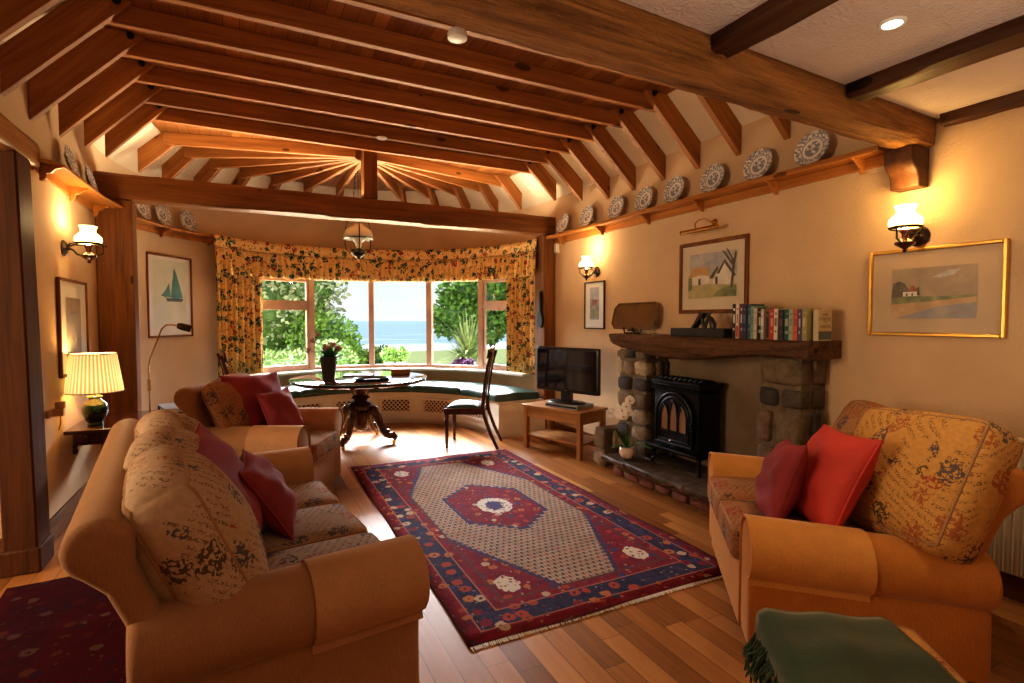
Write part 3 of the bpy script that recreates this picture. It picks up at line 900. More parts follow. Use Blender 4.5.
def pillow(label, w, h, th, m, loc, rot, name='throw_pillow', group=None):
    n = 18; b = MB(); top = {}; bot = {}
    rnd = random.Random(int(w*1000+loc[0]*77))
    ph = rnd.uniform(0, 6)
    for i in range(n+1):
        for j in range(n+1):
            u = math.sin(PI/2*(-1+2*i/n)); v = math.sin(PI/2*(-1+2*j/n))
            x = w/2*u*(1-.085*(1-v*v)*abs(u)); y = h/2*v*(1-.085*(1-u*u)*abs(v))
            k = max(0, (1-u*u)*(1-v*v))**.42
            wr = .012*math.sin(5*u+3*v+ph)*k + .008*math.sin(9*v-4*u+ph)*k
            top[i, j] = b.v(x, y, th/2*k+wr)
            if i in (0, n) or j in (0, n): bot[i, j] = top[i, j]
            else: bot[i, j] = b.v(x, y, -th/2*k+wr*.5)
    for i in range(n):
        for j in range(n):
            b.f([top[i, j], top[i+1, j], top[i+1, j+1], top[i, j+1]]); b.f([bot[i, j], bot[i, j+1], bot[i+1, j+1], bot[i+1, j]])
    o = b.build(name, m, sharp=180); o.location = loc; o.rotation_euler = rot; tag(o, label, 'pillow', group)
    edge = []
    def E2(u, v): return (w/2*u*(1-.085*(1-v*v)*abs(u)), h/2*v*(1-.085*(1-u*u)*abs(v)), 0)
    for s_ in range(4):
        for k in range(12):
            q = -1+2*k/12
            edge.append(E2(*[(q, -1), (1, q), (-q, 1), (-1, -q)][s_]))
    MB().tube(edge, .0055, 6, True).build('piping', m, o)
    return o
def place(obj_xf, local): return obj_xf @ Vector(local)
def xf_of(o): return Matrix.Translation(o.location) @ o.rotation_euler.to_matrix().to_4x4()
def pillow_on(t, label, w, h, th, m, lpos, lean, yaw=0, roll=0, wpos=None, **k):
    """lean: degrees from lying flat; yaw about the sofa's vertical"""
    M4 = xf_of(t) @ Matrix.Translation(lpos) @ Matrix.Rotation(R(yaw), 4, 'Z') @ Matrix.Rotation(R(lean), 4, 'X') @ Matrix.Rotation(R(roll), 4, 'Z')
    return pillow(label, w, h, th, m, Vector(wpos) if wpos else M4.to_translation(), M4.to_euler(), **k)

ls = sofa('three_seat_sofa', 'tan three seat sofa with rolled arms and patterned cushions at lower left', 'sofa', 1.80, .92, 3, (-.0426, 2.50, 0), R(97), 'sofa_cloth', 'sofa_cap', 'tapestry_seat', 'tapestry', rnd=3, cx_off=-.11, cap_len=.36, back_d=.21, arm_h=.635, back_h=.90, bw=.455, bh=.54, near_big=1.14)
pillow_on(ls, 'large dusky red cushion leaning on the back of the three seat sofa', .50, .50, .19, 'red_velvet', (0, 0, 0), 62, -14, 2, wpos=(-.095, 2.36, .725))
pillow_on(ls, 'small dusky red cushion in front of the large red one on the three seat sofa', .36, .36, .16, 'red_velvet', (0, 0, 0), 58, -10, 2, wpos=(.07, 2.52, .645))
ac = sofa('armchair', 'tan armchair with rolled arms between the sofa and the round table', 'armchair', 1.0, .88, 1, (.135, 4.565, 0), R(63.3), 'sofa_cloth', 'sofa_cap', 'tapestry_seat', 'tapestry_rust', rnd=9, cx_off=-.07, back_d=.14, cap_len=.36, bw=.64, bh=.53, arm_h=.635, back_h=.92)
pillow_on(ac, 'dusky red cushion propped against the back of the armchair', .52, .48, .16, 'red_velvet', (0, 0, 0), 66, -22, -2, wpos=(.085, 4.545, .752))
pillow_on(ac, 'small dusky red cushion on the armchair, in front of the bigger red one', .35, .35, .14, 'red_velvet', (0, 0, 0), 66, -16, 2, wpos=(.235, 4.44, .69))
lv = sofa('loveseat', 'orange-gold two seat sofa with rolled arms at the right beside the fireplace', 'sofa', 1.32, .95, 2, (2.562, 1.613, 0), R(230), 'love_cloth', 'love_cap', 'tapestry_rust', 'tapestry_warm', arm_h=.575, back_h=.86, rnd=5, backs=False, slope=.05, arm_cut=.10)
box_cushion(lv, 'back_cushion', .62, .54, .20, 'tapestry_warm', (.33, .215, .735), (R(62), R(-4), R(20)), crown=.05, r=.06, puff=.02, n=12)
box_cushion(lv, 'back_cushion', .52, .50, .18, 'tapestry_rust', (-.22, .235, .70), (R(64), R(2), R(4)), crown=.05, r=.06, puff=.02, n=12)
pillow_on(lv, 'bright red square cushion leaning in the middle of the orange two seat sofa', .45, .45, .19, 'bright_red', (0, 0, 0), 64, 8, 3, wpos=(2.322, 1.464, .695))
pillow_on(lv, 'smaller crimson cushion standing in front of the bright red one on the orange sofa', .38, .38, .16, 'red_velvet', (0, 0, 0), 70, -6, 9, wpos=(2.222, 1.622, .65))
bc = sofa('armchair', 'dark brown armchair mostly hidden behind the orange sofa at the right edge', 'armchair', .86, .78, 1, (3.06, .42, 0), R(180), 'brown_cloth', 'brown_cloth', 'brown_cloth', 'brown_cloth', caps=False, backs=False, feet=False, back_h=.8)
b = MB(); rings = []
for i in range(9):
    u = i/8; rings.append([(3.02-.43+.86*u*.5-.02, .99+.012*math.sin(u*20), .30), (3.02-.43+.43*u-.02, 1.0+.01*math.sin(u*25+1), .55), (3.02-.43+.43*u, .94, .625+.004*math.sin(u*30)), (3.02-.43+.43*u, .80, .63), (3.02-.43+.43*u, .6, .625)])
# ottoman and throw
u_ = Vector((-.643, -.766, 0)); v_ = Vector((.81, -.586, 0)).normalized()
oc = Vector((1.50, 1.18, 0)) + v_*.265 + Vector((-v_.y*-1, v_.x*-1, 0)).normalized()*.0
perp = Vector((v_.y, -v_.x, 0))     # toward the camera
oc = Vector((1.50, 1.175, 0)) + v_*.235 + perp*.25
orz = math.atan2(v_.y, v_.x)
ot = thing('ottoman', 'low square footstool in orange patterned fabric beside the orange sofa, at the bottom edge', 'ottoman', oc, orz)
MB().rbox(.44, .48, .31, .02, 6, c=(0, 0, .205)).build('base', 'love_cap', ot, sharp=60)
box_cushion(ot, 'top_cushion', .46, .50, .09, 'tapestry_warm', (0, 0, .385), crown=.02, r=.03, pip='piping_cloth')
for sx in (-1, 1):
    for sy in (-1, 1): MB().lathe([(.02, 0), (.03, .055)], 10, (sx*.175, sy*.20, 0)).build('foot', 'mahog_z', ot)
b = MB(); rings = []; N_ = 26
for i in range(N_+1):
    u = i/N_; row = []
    for j in range(15):
        v = j/14
        x = -.255+.40*u; y = .242-.50*v
        x += .05*v*max(0, u-.5)*2
        z = .446 + .026*(1-min(1, abs(x)/.24)**2)*(1-(y/.26)**2) + .004*math.sin(u*14+v*3)+.003*math.sin(v*17)
        if x < -.218:
            dd = (-.218-x); z -= dd*2.6; x = -.234-dd*.25
        row.append((x, y, z))
    rings.append(row)
b.loft(rings, False, False)
th = thick(b.build('throw_blanket', 'throw_green', sharp=180), .012); th.location = oc; th.rotation_euler = (0, 0, orz)
tag(th, 'folded dark green woven throw with a fringe lying on the footstool', 'blanket')
b = MB(); rr = random.Random(4)
for k in range(90):
    y = .24-.50*k/89 + rr.uniform(-.006, .006); x0 = -.241+rr.uniform(-.008, .004); z0 = .355+rr.uniform(-.02, .01)
    x1 = x0-.012+rr.uniform(-.02, .012)
    b.tube([(x0+.012, y, z0+.02), (x0-.008, y+rr.uniform(-.01, .01), z0-.01), (x1, y+rr.uniform(-.02, .02), z0-.035), (x1-.004+rr.uniform(-.01, .01), y+rr.uniform(-.02, .02), z0-.075)], .0042, 5)
fo = b.build('fringe', 'throw_green', th, sharp=180)

# rugs
def rug(name, label, hx, hy, m, loc, rz, fr_=True):
    b = MB(); nx, ny = 16, 30; rings = []
    for i in range(nx+1):
        row = []
        for j in range(ny+1):
            x = -hx+2*hx*i/nx; y = -hy+2*hy*j/ny
            e = .006*math.sin(y*5.3+1) if i in (0, nx) else 0
            e2 = .008*math.sin(x*6) if j in (0, ny) else 0
            row.append((x+e, y+e2, .009+.0012*math.sin(x*11+y*7)))
        rings.append(row)
    b.loft(rings, False, False)
    o = b.build(name, m, sharp=180, recalc=True); o.location = loc; o.rotation_euler = (0, 0, rz); tag(o, label, 'rug')
    s = o.modifiers.new('solid', 'SOLIDIFY'); s.thickness = .008; s.offset = -1
    if fr_:
        for sg in (-1, 1):
            b = MB(); rr = random.Random(2)
            for k in range(200):
                x = -hx+2*hx*k/199
                b.tube([(x, sg*(hy-.004), .006), (x+rr.uniform(-.006, .006), sg*(hy+.014+rr.uniform(0, .008)), .003)], .003, 4)
            b.build('fringe', 'orchid_white', o)
    return o
rug('persian_rug', 'red, navy and beige Persian rug with a central medallion in the middle of the floor', .80, 1.53, 'persian_rug', (1.645, 3.56, 0), R(-.6))
rug('dark_rug', 'dark wine-red rug on the floor behind the three seat sofa at lower left', .52, 1.35, 'dark_rug_wool', (-.50, 2.28, 0), R(5), False)

# ------------------------------------------------------------------ dining end
tb = thing('pedestal_table', 'round dark mahogany pedestal table with glass-covered top in front of the bay window', 'table', (1.16, 6.16, 0))
b = MB(); b.lathe([(0, .685), (.66, .685), (.70, .69), (.715, .70), (.74, .708), (.745, .722), (.735, .732), (0, .732)], 72, caps=False); b.build('table_top', 'mahog_x', tb, sharp=50)
b = MB(); b.lathe([(0, .732), (.745, .732), (.752, .736), (.745, .741), (0, .741)], 72, caps=False); b.build('glass_cover', ['table_glass_top'], tb, sharp=50)
b = MB(); b.lathe([(.746, .7325), (.754, .7345), (.754, .739), (.746, .7405)], 72, caps=False); b.build('glass_rim', 'glass_edge', tb)
b = MB(); b.lathe([(0, .66), (.33, .66), (.34, .685), (0, .685)], 8, caps=False); b.build('block', 'mahog_x', tb)
b = MB(); b.lathe([(.0, .685), (.16, .685), (.16, .665), (.125, .65), (.115, .60), (.085, .545), (.075, .535), (.10, .52), (.105, .505), (.075, .49), (.07, .475), (.12, .455), (.15, .425), (.15, .40), (.12, .375), (.085, .36), (.105, .345), (.105, .30), (.095, .20), (.075, .15), (.03, .13), (0, .12)], 28, caps=False)
b.build('pedestal_column', 'mahog_z', tb, sharp=50)
for k in range(4):
    a = R(-38+90*k)
    b = MB(); path = []; rad = []
    for x, z, r in ((.07, .345, .045), (.12, .36, .052), (.17, .345, .055), (.21, .29, .052), (.235, .22, .046), (.265, .15, .042), (.31, .10, .040), (.36, .085, .038), (.40, .095, .042), (.415, .075, .04), (.405, .055, .032)):
        path.append((x, 0, z)); rad.append(r)
    b.tube(path, rad, 10, sq=.75)
    b.sphere((.175, 0, .375), .045, 10, 8); b.sphere((.33, 0, .135), .028, 10, 8)
    leg = b.build('leg', 'mahog_x', tb, rot=(0, 0, a), sharp=60)
    MB().lathe([(.006, .045), (.02, .04), (.022, .02), (.018, .0)], 10, (.405, 0, 0)).build('castor', 'brass', leg)
for k in range(4):
    a = R(10+90*k); MB().cbox((.52*math.cos(a), .52*math.sin(a), .672), (.03, .03, .03)).build('catch', 'black_iron', tb)
TT = .741
pt = thing('potted_plant', 'dark tapered pot of faded flowers on the round table', 'plant', (.80, 6.02, TT))
MB().lathe([(0, 0), (.062, 0), (.072, .10), (.092, .255), (.085, .255), (.075, .235), (0, .235)], 24, caps=False).build('pot', 'dark_pot', pt, sharp=50)
rr = random.Random(11); b = MB()
def leafq(b, p, d, ln, w, up=Vector((0, 0, 1))):
    d = d.normalized(); sd = d.cross(up); sd = sd.normalized() if sd.length > 1e-4 else Vector((1, 0, 0)); nn = sd.cross(d)
    q = [p, p+d*ln*.5+sd*w-nn*.0, p+d*ln-nn*ln*.15, p+d*ln*.5-sd*w]
    b.f([b.v(*v) for v in q])
for k in range(70):
    a = rr.uniform(0, 2*PI); e = rr.uniform(.1, 1.3)
    leafq(b, Vector((rr.uniform(-.04, .04), rr.uniform(-.04, .04), .24)), Vector((math.cos(a)*math.cos(e), math.sin(a)*math.cos(e), math.sin(e))), rr.uniform(.08, .17), .022)
b.build('leaves', 'leaf', pt, recalc=False)
for k, (x, y, z) in enumerate(((.10, -.03, .34), (-.03, -.05, .36), (.05, .05, .38), (-.16, .0, .43), (-.20, -.02, .33), (-.11, .02, .50))):
    b = MB(); b.tube([(0, 0, .22), (x*.5, y*.5, .22+(z-.22)*.75), (x, y, z)], .003, 5); st = b.build('flower_stem', 'stem', pt)
    b = MB()
    for q in range(7): b.sphere((x+rr.uniform(-.018, .018), y+rr.uniform(-.018, .018), z+rr.uniform(-.015, .02)), .016 if k > 2 else .024, 8, 6)
    b.build('flower_head', 'flower_pink', st)
b = MB(); rings = [(.0, .006), (.17, .006), (.20, .028), (.205, .03), (.205, .024), (.175, 0), (0, 0)]
b.lathe(rings, 36, caps=False, sx=1, sy=.75); tag(b.build('serving_tray', 'dark_box', loc=(1.22, 5.80, TT)), 'dark oval tray near the front edge of the round table', 'tray')
b = MB(); b.box(-.16, .16, -.10, .10, 0, .018); b.box(-.15, .155, -.095, .095, .003, .015)
tag(b.build('magazine', 'slate', loc=(1.17, 6.33, TT), rot=(0, 0, R(-20)), bevel=.003), 'thin grey-blue booklet lying on the round table behind the oval tray', 'book')
bx = thing('wooden_box', 'small lidded wooden box on the right half of the round table', 'box', (1.66, 6.28, TT), R(-15))
MB().box(-.11, .11, -.06, .06, 0, .05).build('box_body', 'tvpine_x', bx, bevel=.004); MB().box(-.113, .113, -.063, .063, .051, .07).build('lid', 'tvpine_x', bx, bevel=.005)

def dining_chair(label, loc, rz):
    t = thing('dining_chair', label, 'chair', loc, rz, 'dining chairs at the round table')
    w, d = .44, .44
    b = MB(); b.prism([(-.235, -.22), (.235, -.22), (.20, .20), (-.20, .20)], .37, .44, lambda a, c, tt: (a, c, tt)); b.build('seat_rail', 'mahog_x', t, bevel=.006)
    b = MB(); n = 10
    rings = [[((-.222+.03*j/n*0)+.444*i/n*1.0 if False else (-1+2*i/n)*(.222-.034*j/n), -.215+.40*j/n, .44+.05*max(0, (1-(-1+2*i/n)**4)*(1-(-1+2*j/n)**4))) for i in range(n+1)] for j in range(n+1)]
    b.loft(rings, False, False); thick(b.build('seat_pad', 'green_leather', t, sharp=180), .006)
    for sx in (-1, 1):
        b = MB(); b.lathe([(.012, 0), (.018, .01), (.014, .03), (.018, .05), (.021, .20), (.024, .30), (.019, .315), (.027, .335), (.027, .42)], 12, (sx*.205, -.195, 0)); b.build('front_leg', 'mahog_z', t)
        b = MB(); path = [(sx*.19, .36, 0), (sx*.187, .275, .18), (sx*.183, .215, .35), (sx*.182, .20, .45), (sx*.19, .215, .65), (sx*.20, .255, .9), (sx*.205, .30, 1.05)]
        b.tube(path, [.022, .024, .026, .027, .024, .022, .019], 4); b.build('back_post', 'mahog_z', t, sharp=50, bevel=.004)
    b = MB(); rings = []
    for i in range(13):
        u = -1+2*i/12; x = u*.225; c = .03*(1-u*u); zz = 1.0+.035*(1-u*u)
        rings.append([(x, .262+c, zz-.02), (x, .245+c, zz-.02), (x, .262+c, zz+.075), (x, .279+c, zz+.072)])
    b.loft(rings); b.build('top_rail', 'mahog_x', t, sharp=50)
    b = MB(); b.cbox((0, .207, .56), (.37, .02, .035)); b.build('lower_rail', 'mahog_x', t, bevel=.004)
    b = MB()
    b.loft([[(x*s, y, z) for x, y in ((-.045, yy-.008), (.045, yy-.008), (.045, yy+.008), (-.045, yy+.008))] for z, s, yy in ((.57, 1.0, .212), (.66, .75, .22), (.78, 1.25, .238), (.9, 1.0, .262), (1.0, 1.5, .285))]); b.build('splat', 'mahog_z', t, sharp=50)
    return t
def chair_copy(src, label, loc, rz):
    t = dup(src); t.location = loc; t.rotation_euler = (0, 0, rz); t['label'] = label; return t
dc = dining_chair('dark mahogany dining chair with green seat, side-on between the round table and television', (2.21, 5.50, 0), R(238))
chair_copy(dc, 'mahogany dining chair behind the armchair, only its back showing below the left curtain', (.06, 6.08, 0), R(96))

# ------------------------------------------------------------------ television corner
tt = thing('television_table', 'pine coffee table with a lower shelf carrying the television', 'table', (3.03, 4.79, 0), R(-90+17.5))
w, d = .82, .46
MB().box(-w/2, w/2, -d/2, d/2, .455, .48).build('table_top', 'tvpine_x', tt, bevel=.006)
for sx in (-1, 1):
    for sy in (-1, 1):
        MB().cbox((sx*(w/2-.04), sy*(d/2-.04), .2275), (.05, .05, .455)).build('leg', 'tvpine_z', tt, bevel=.004)
b = MB()
for sy in (-1, 1): b.cbox((0, sy*(d/2-.035), .40), (w-.12, .022, .11))
for sx in (-1, 1): b.cbox((sx*(w/2-.035), 0, .40), (.022, d-.12, .11))
b.build('apron', 'tvpine_x', tt, bevel=.003)
MB().box(-w/2+.03, w/2-.03, -d/2+.03, d/2-.03, .135, .155).build('lower_shelf', 'tvpine_x', tt, bevel=.004)
tv = thing('television', 'black flat screen television standing on the pine table', 'television', (3.02, 4.715, .525), R(-71.5))
MB().rbox(.84, .045, .475, .014, 8, c=(0, 0, .345)).build('cabinet', 'black_plastic', tv, sharp=60)
MB().box(-.395, .395, -.0245, -.0225, .142, .552).build('screen', 'screen', tv)
MB().box(-.07, .07, -.02, .02, .015, .13).build('stand_neck', 'black_plastic', tv, bevel=.006)
MB().lathe([(0, 0), (.20, 0), (.21, .006), (.20, .014), (.06, .022), (0, .022)], 36, caps=False, sx=1.1, sy=.62).build('stand_base', 'black_plastic', tv, sharp=60)
MB().box(-.02, .02, -.0255, -.0225, .125, .132).build('badge', 'chrome', tv)
pl = thing('disc_player', 'thin silver-grey disc player under the television', 'player', (3.04, 4.70, .48), R(-71.5))
MB().box(-.215, .215, -.14, .14, 0, .042).build('case', 'slate', pl, bevel=.004); MB().box(-.20, .20, -.143, -.139, .012, .03).build('tray_front', 'black_plastic', pl)
def on_table(o): return o

# ------------------------------------------------------------------ fireplace
def stone_block(b, c, d, rnd, nmat):
    """irregular rounded stone with its own mottling"""
    mi = rnd.randrange(nmat); n = 4
    b.mi = mi
    j = [[rnd.uniform(.86, 1.02) for _ in range(3)] for _ in range(8)]
    ts = [-1, -.72, 0, .72, 1]; cache = {}
    def pt(p):
        if p in cache: return cache[p]
        k = (p[0] > 0)+2*(p[1] > 0)+4*(p[2] > 0)
        ln = max(1e-6, (abs(p[0])**5+abs(p[1])**5+abs(p[2])**5)**(1/5.0))
        q = [p[i]/ln*d[i]/2*(j[k][i] if p[i] else 1) for i in range(3)]
        q = [c[i]+q[i]+rnd.uniform(-.004, .004) for i in range(3)]
        cache[p] = b.v(*q); return cache[p]
    for ax in range(3):
        for sg in (-1, 1):
            o1, o2 = [(1, 2), (2, 0), (0, 1)][ax]
            for i in range(4):
                for k in range(4):
                    q = []
                    for a, e in ((i, k), (i+1, k), (i+1, k+1), (i, k+1)):
                        p = [0, 0, 0]; p[ax] = sg; p[o1] = ts[a]; p[o2] = ts[e]; q.append(pt(tuple(p)))
                    b.f(q if sg > 0 else q[::-1])
def pillar(name, label, x0, x1, y0, y1, z0, z1, seed, rows=6):
    t = thing(name, label, 'stonework', ((x0+x1)/2, (y0+y1)/2, z0))
    ox, oy = (x0+x1)/2, (y0+y1)/2
    b = MB(); b.box(x0+.03-ox, x1-ox, y0+.025-oy, y1-.025-oy, 0, z1-z0); b.build('mortar_core', 'mortar', t)
    b = MB(); rnd = random.Random(seed); z = 0; H = z1-z0
    hs = [rnd.uniform(.7, 1.3) for _ in range(rows)]; sm = sum(hs)
    for h in hs:
        h = h/sm*H; y = y0
        while y < y1-.02:
            wd = rnd.uniform(.12, .26)
            if y1-(y+wd) < .09: wd = y1-y
            dp = x1-x0-.005
            g_ = .014
            stone_block(b, (x0+.06+rnd.uniform(-.012, .012)-ox, y+wd/2-oy, z+h/2), (.13, wd-g_, h-g_), rnd, 6)
            y += wd
        for ys in (y0, y1):
            xx = x0+.12
            while xx < x1-.05:
                wd = min(rnd.uniform(.10, .18), x1-xx)
                stone_block(b, (xx+wd/2-ox, ys+(.045 if ys == y0 else -.045)+rnd.uniform(-.008, .008)-oy, z+h/2), (wd-g_, .10, h-g_), rnd, 6); xx += wd
        z += h
    b.build('rubble_stones', ['stone%d' % i for i in range(6)], t, sharp=70)
    return t
pillar('stone_pillar', 'rubble stone pillar under the left end of the mantel beside the television', 3.12, RW-.004, 3.60, 4.02, .182, 1.125, 5, 7)
pillar('stone_pillar', 'rubble stone pillar under the right end of the mantel behind the orange sofa', 3.14, RW-.004, 2.16, 2.50, 0, 1.16, 9, 6)
pillar('stone_hob', 'low block of rough stones at the left end of the hearth beside the pine table', 2.99, RW-.004, 4.03, 4.22, 0, .36, 13, 2)
h = thing('hearth', 'raised hearth of dark flagstones on a course of red bricks', 'hearth', (3.14, 3.215, 0))
b = MB(); b.box(-.17, .276, -.685, .62, 0, .142); b.build('core', 'mortar', h)
b = MB(); rnd = random.Random(3)
for row, z in enumerate((.037, .109)):
    y = -.70-.06*row
    while y < .62:
        wd = .20+rnd.uniform(-.015, .015); y1 = min(y+wd, .635); y0 = max(y, -.70)
        if y1-y0 > .04: stone_block(b, (-.155+rnd.uniform(-.006, .006), (y0+y1)/2, z), (.09, y1-y0-.012, .064), rnd, 2)
        y += wd
b.build('brick_course', ['brick', 'brick'], h, sharp=70)
b = MB(); ys = [-.69, -.35, .02, .34, .645]; rnd = random.Random(8)
for y0, y1 in zip(ys, ys[1:]):
    for x0, x1 in ((-.30, -.02), (-.02, .276)):
        n = 5; j = rnd.uniform(-.012, .012)
        rings = []
        for i in range(n+1):
            y = y0+.004+(y1-y0-.008)*i/n; wob = rnd.uniform(-.010, .010) if x0 < -.2 else 0
            zt = .182+rnd.uniform(-.002, .003)
            rings.append([(x0+.004+wob+j*(x0 < -.2), y, .146), (x0+.002+wob+j*(x0 < -.2), y, zt-.012), (x0+.014+wob, y, zt), (x1-.006, y, zt), (x1-.004, y, .146)])
        b.loft(rings)
b.build('flagstones', 'flagstone', h, sharp=40)
b = MB(); b.box(RW-.018, RW-.001, 2.46, 3.64, .185, 1.14); struct(b.build('trim_recess_shade', 'recess_shade_plaster'))  # thin dark panel added to paint the shade behind the stove
# mantel
b = MB(); rings = []; rnd = random.Random(2); n = 60
for i in range(n+1):
    y = 2.085+(4.12-2.085)*i/n; t = i/n
    zb = 1.13 + .022*math.sin(t*7+.6) - .028*math.exp(-((t-.52)/.2)**2) + (.055*((t-.90)/.10)**2 if t > .90 else 0) + .0 
    xf = 3.075 - .03*math.sin(t*3.1) + .010*math.sin(t*17) + (.05*((t-.93)/.07)**2 if t > .93 else 0)
    zt = 1.265
    ring = [(xf+.03, y, zb+.002), (xf+.008, y, zb+.018), (xf, y, zb+.055), (xf+.006, y, zt-.03), (xf+.012, y, zt-.006), (xf+.028, y, zt), (RW-.003, y, zt), (RW-.003, y, zb+.01), (xf+.15, y, zb-.002)]
    ring = [(x+(rnd.uniform(-.006, .006) if x < RW-.1 else 0), yy, z+(rnd.uniform(-.006, .006) if z < zt-.01 else 0)) for x, yy, z in ring]
    rings.append(ring)
b.loft(rings); tag(b.build('mantel_beam', 'mantel_wood', sharp=50), 'thick rough wooden mantel beam across the stone fireplace', 'mantel')
# stove
st = thing('wood_stove', 'black cast iron wood stove with arched gothic door on the hearth', 'stove', (3.22, 3.22, .184), R(-90))
# local: front faces -Y, width on X
b = MB(); b.rbox(.50, .235, .50, .012, 5, c=(0, 0, .39)); b.build('body', 'black_iron', st, sharp=50)
b = MB(); b.rbox(.55, .275, .03, .012, 5, c=(0, -.002, .705)); b.rbox(.53, .262, .025, .01, 5, c=(0, -.002, .682))
b.build('top_plate', 'black_iron', st, sharp=50)
b = MB()
for k in range(26): b.cbox((-.25+.02*k, -.134, .655), (.010, .012, .032))
b.box(-.265, .265, -.128, -.12, .632, .675); b.build('fretwork', 'black_iron', st)
b = MB()
for k in range(9):
    x = -.22+.055*k; b.tube([(x-.03, -.06, .722), (x-.012, -.05, .735), (x+.012, .0, .738), (x+.03, .05, .722)], .009, 6)
    b.tube([(x+.03, -.06, .722), (x+.012, -.05, .733), (x-.012, .0, .736), (x-.03, .05, .722)], .007, 6)
b.build('top_grille', 'black_iron', st)
dr = MB()
def arch(x, w, z0, zs, zt, n=10, pointed=False):
    pts = [(x-w/2, z0), (x-w/2, zs)]
    for i in range(1, n):
        u = i/n; a = PI*(1-u)
        if pointed:
            xx = -1+2*u; pts.append((x+w/2*xx, zs+(zt-zs)*(1-abs(xx)**1.8)**.8))
        else: pts.append((x+w/2*math.cos(a), zs+(zt-zs)*math.sin(a)))
    pts += [(x+w/2, zs), (x+w/2, z0)]; return pts
dr.prism(arch(0, .40, .205, .42, .622, 16), -.135, -.116, lambda a, c, t: (a, t, c)); door = dr.build('door', 'black_iron', st, sharp=40)
b = MB()
o_ = arch(0, .40, .205, .42, .622, 16); b.tube([(a, -.137, c) for a, c in o_], .012, 8, True)
i_ = arch(0, .33, .235, .42, .588, 16); b.tube([(a, -.138, c) for a, c in i_], .008, 8, True)
for x, zt in ((-.10, .52), (0, .555), (.10, .52)):
    b.tube([(a, -.14, c) for a, c in arch(x, .088, .31, .43, zt, 10, True)], .008, 8, True)
b.tube([(-.165, -.138, .30), (.165, -.138, .30)], .006, 6)
b.build('gothic_tracery', 'black_iron', door)
for x, zt in ((-.10, .52), (0, .555), (.10, .52)):
    MB().prism(arch(x, .082, .314, .43, zt-.005, 10, True), -.1375, -.1362, lambda a, c, t: (a, t, c)).build('glass_light', 'stove_glass_glow', door)
b = MB(); b.tube([(.18, -.136, .40), (.205, -.155, .40), (.215, -.16, .36)], .008, 8); b.sphere((.216, -.16, .35), .014, 8, 6); b.build('door_handle', 'black_iron', door)
b = MB(); b.rbox(.58, .32, .022, .01, 5, c=(0, -.03, .165)); b.rbox(.54, .26, .03, .01, 5, c=(0, -.01, .142)); b.build('ash_lip', 'black_iron', st, sharp=50)
b = MB(); b.sphere((-.02, -.15, .23), .014, 8, 6); b.tube([(-.02, -.13, .23), (-.02, -.15, .23)], .005, 6); b.build('ash_knob', 'chrome', st)
for sx in (-1, 1):
    for sy in (-1, 1):
        b = MB(); b.tube([(sx*.235, sy*.10, .15), (sx*.255, sy*.115, .09), (sx*.25, sy*.11, .045), (sx*.27, sy*.125, .008)], [.022, .018, .012, .016], 8); b.build('leg', 'black_iron', st)
# orchid on the hearth
oc_ = thing('orchid', 'white moth orchid in a pale ceramic pot on the hearth beside the stove', 'plant', (2.98, 3.665, .184))
b = MB(); N_ = 40; rings = []
for r, z in ((.0, .0), (.045, 0), (.062, .02), (.075, .055), (.07, .085), (.062, .10), (.058, .10), (.06, .08), (0, .075)):
    rings.append([(r*(1+.045*abs(math.sin(5*2*PI*i/N_/2)) if r > .03 else r)*1*math.cos(2*PI*i/N_) if r > .03 else r*math.cos(2*PI*i/N_), (r*(1+.045*abs(math.sin(5*PI*i/N_))) if r > .03 else r)*math.sin(2*PI*i/N_), z) for i in range(N_)])
b.loft(rings, cap=False); b.build('pot', 'cream_ceramic', oc_, sharp=70)
def blade(b, base, d, ln, w, droop, n=8):
    d = Vector(d).normalized(); sd = d.cross(Vector((0, 0, 1))).normalized(); rows = []
    for i in range(n+1):
        u = i/n; p = Vector(base)+d*ln*u+Vector((0, 0, -droop*u*u)); ww = w*math.sin(PI*(.12+.88*u)*.98)**.7
        rows.append([p-sd*ww+Vector((0, 0, ww*.35)), p, p+sd*ww+Vector((0, 0, ww*.35))])
    b.loft([[tuple(q) for q in r] for r in rows], False, False)
for d, ln, w, dr_ in (((-.3, .9, 1.3), .22, .032, .03), ((.1, -.8, .45), .30, .030, .10), ((-.6, .2, .3), .16, .03, .06), ((.5, -.5, .6), .20, .028, .05), ((-.2, .9, .2), .17, .03, .06), ((.3, .6, .8), .16, .028, .02)):
    b = MB(); blade(b, (0, 0, .085), d, ln, w, dr_); b.build('leaf', 'leaf', oc_, sharp=180)
def orchid_flower(b, c, face, s):
    f = Vector(face).normalized(); up = Vector((0, 0, 1)); rt = f.cross(up).normalized(); up = rt.cross(f)
    for a, ln, w in ((90, 1, .5), (210, .95, .5), (330, .95, .5), (0, 1, .8), (180, 1, .8)):
        d = rt*math.cos(R(a))+up*math.sin(R(a)); sd = f.cross(d); rows = []
        for i in range(6):
            u = i/5; p = Vector(c)+d*s*ln*u-f*s*.18*u*u; ww = s*w*math.sin(PI*(.08+.86*u))
            rows.append([tuple(p-sd*ww), tuple(p+f*s*.06), tuple(p+sd*ww)])
        b.loft(rows, False, False)
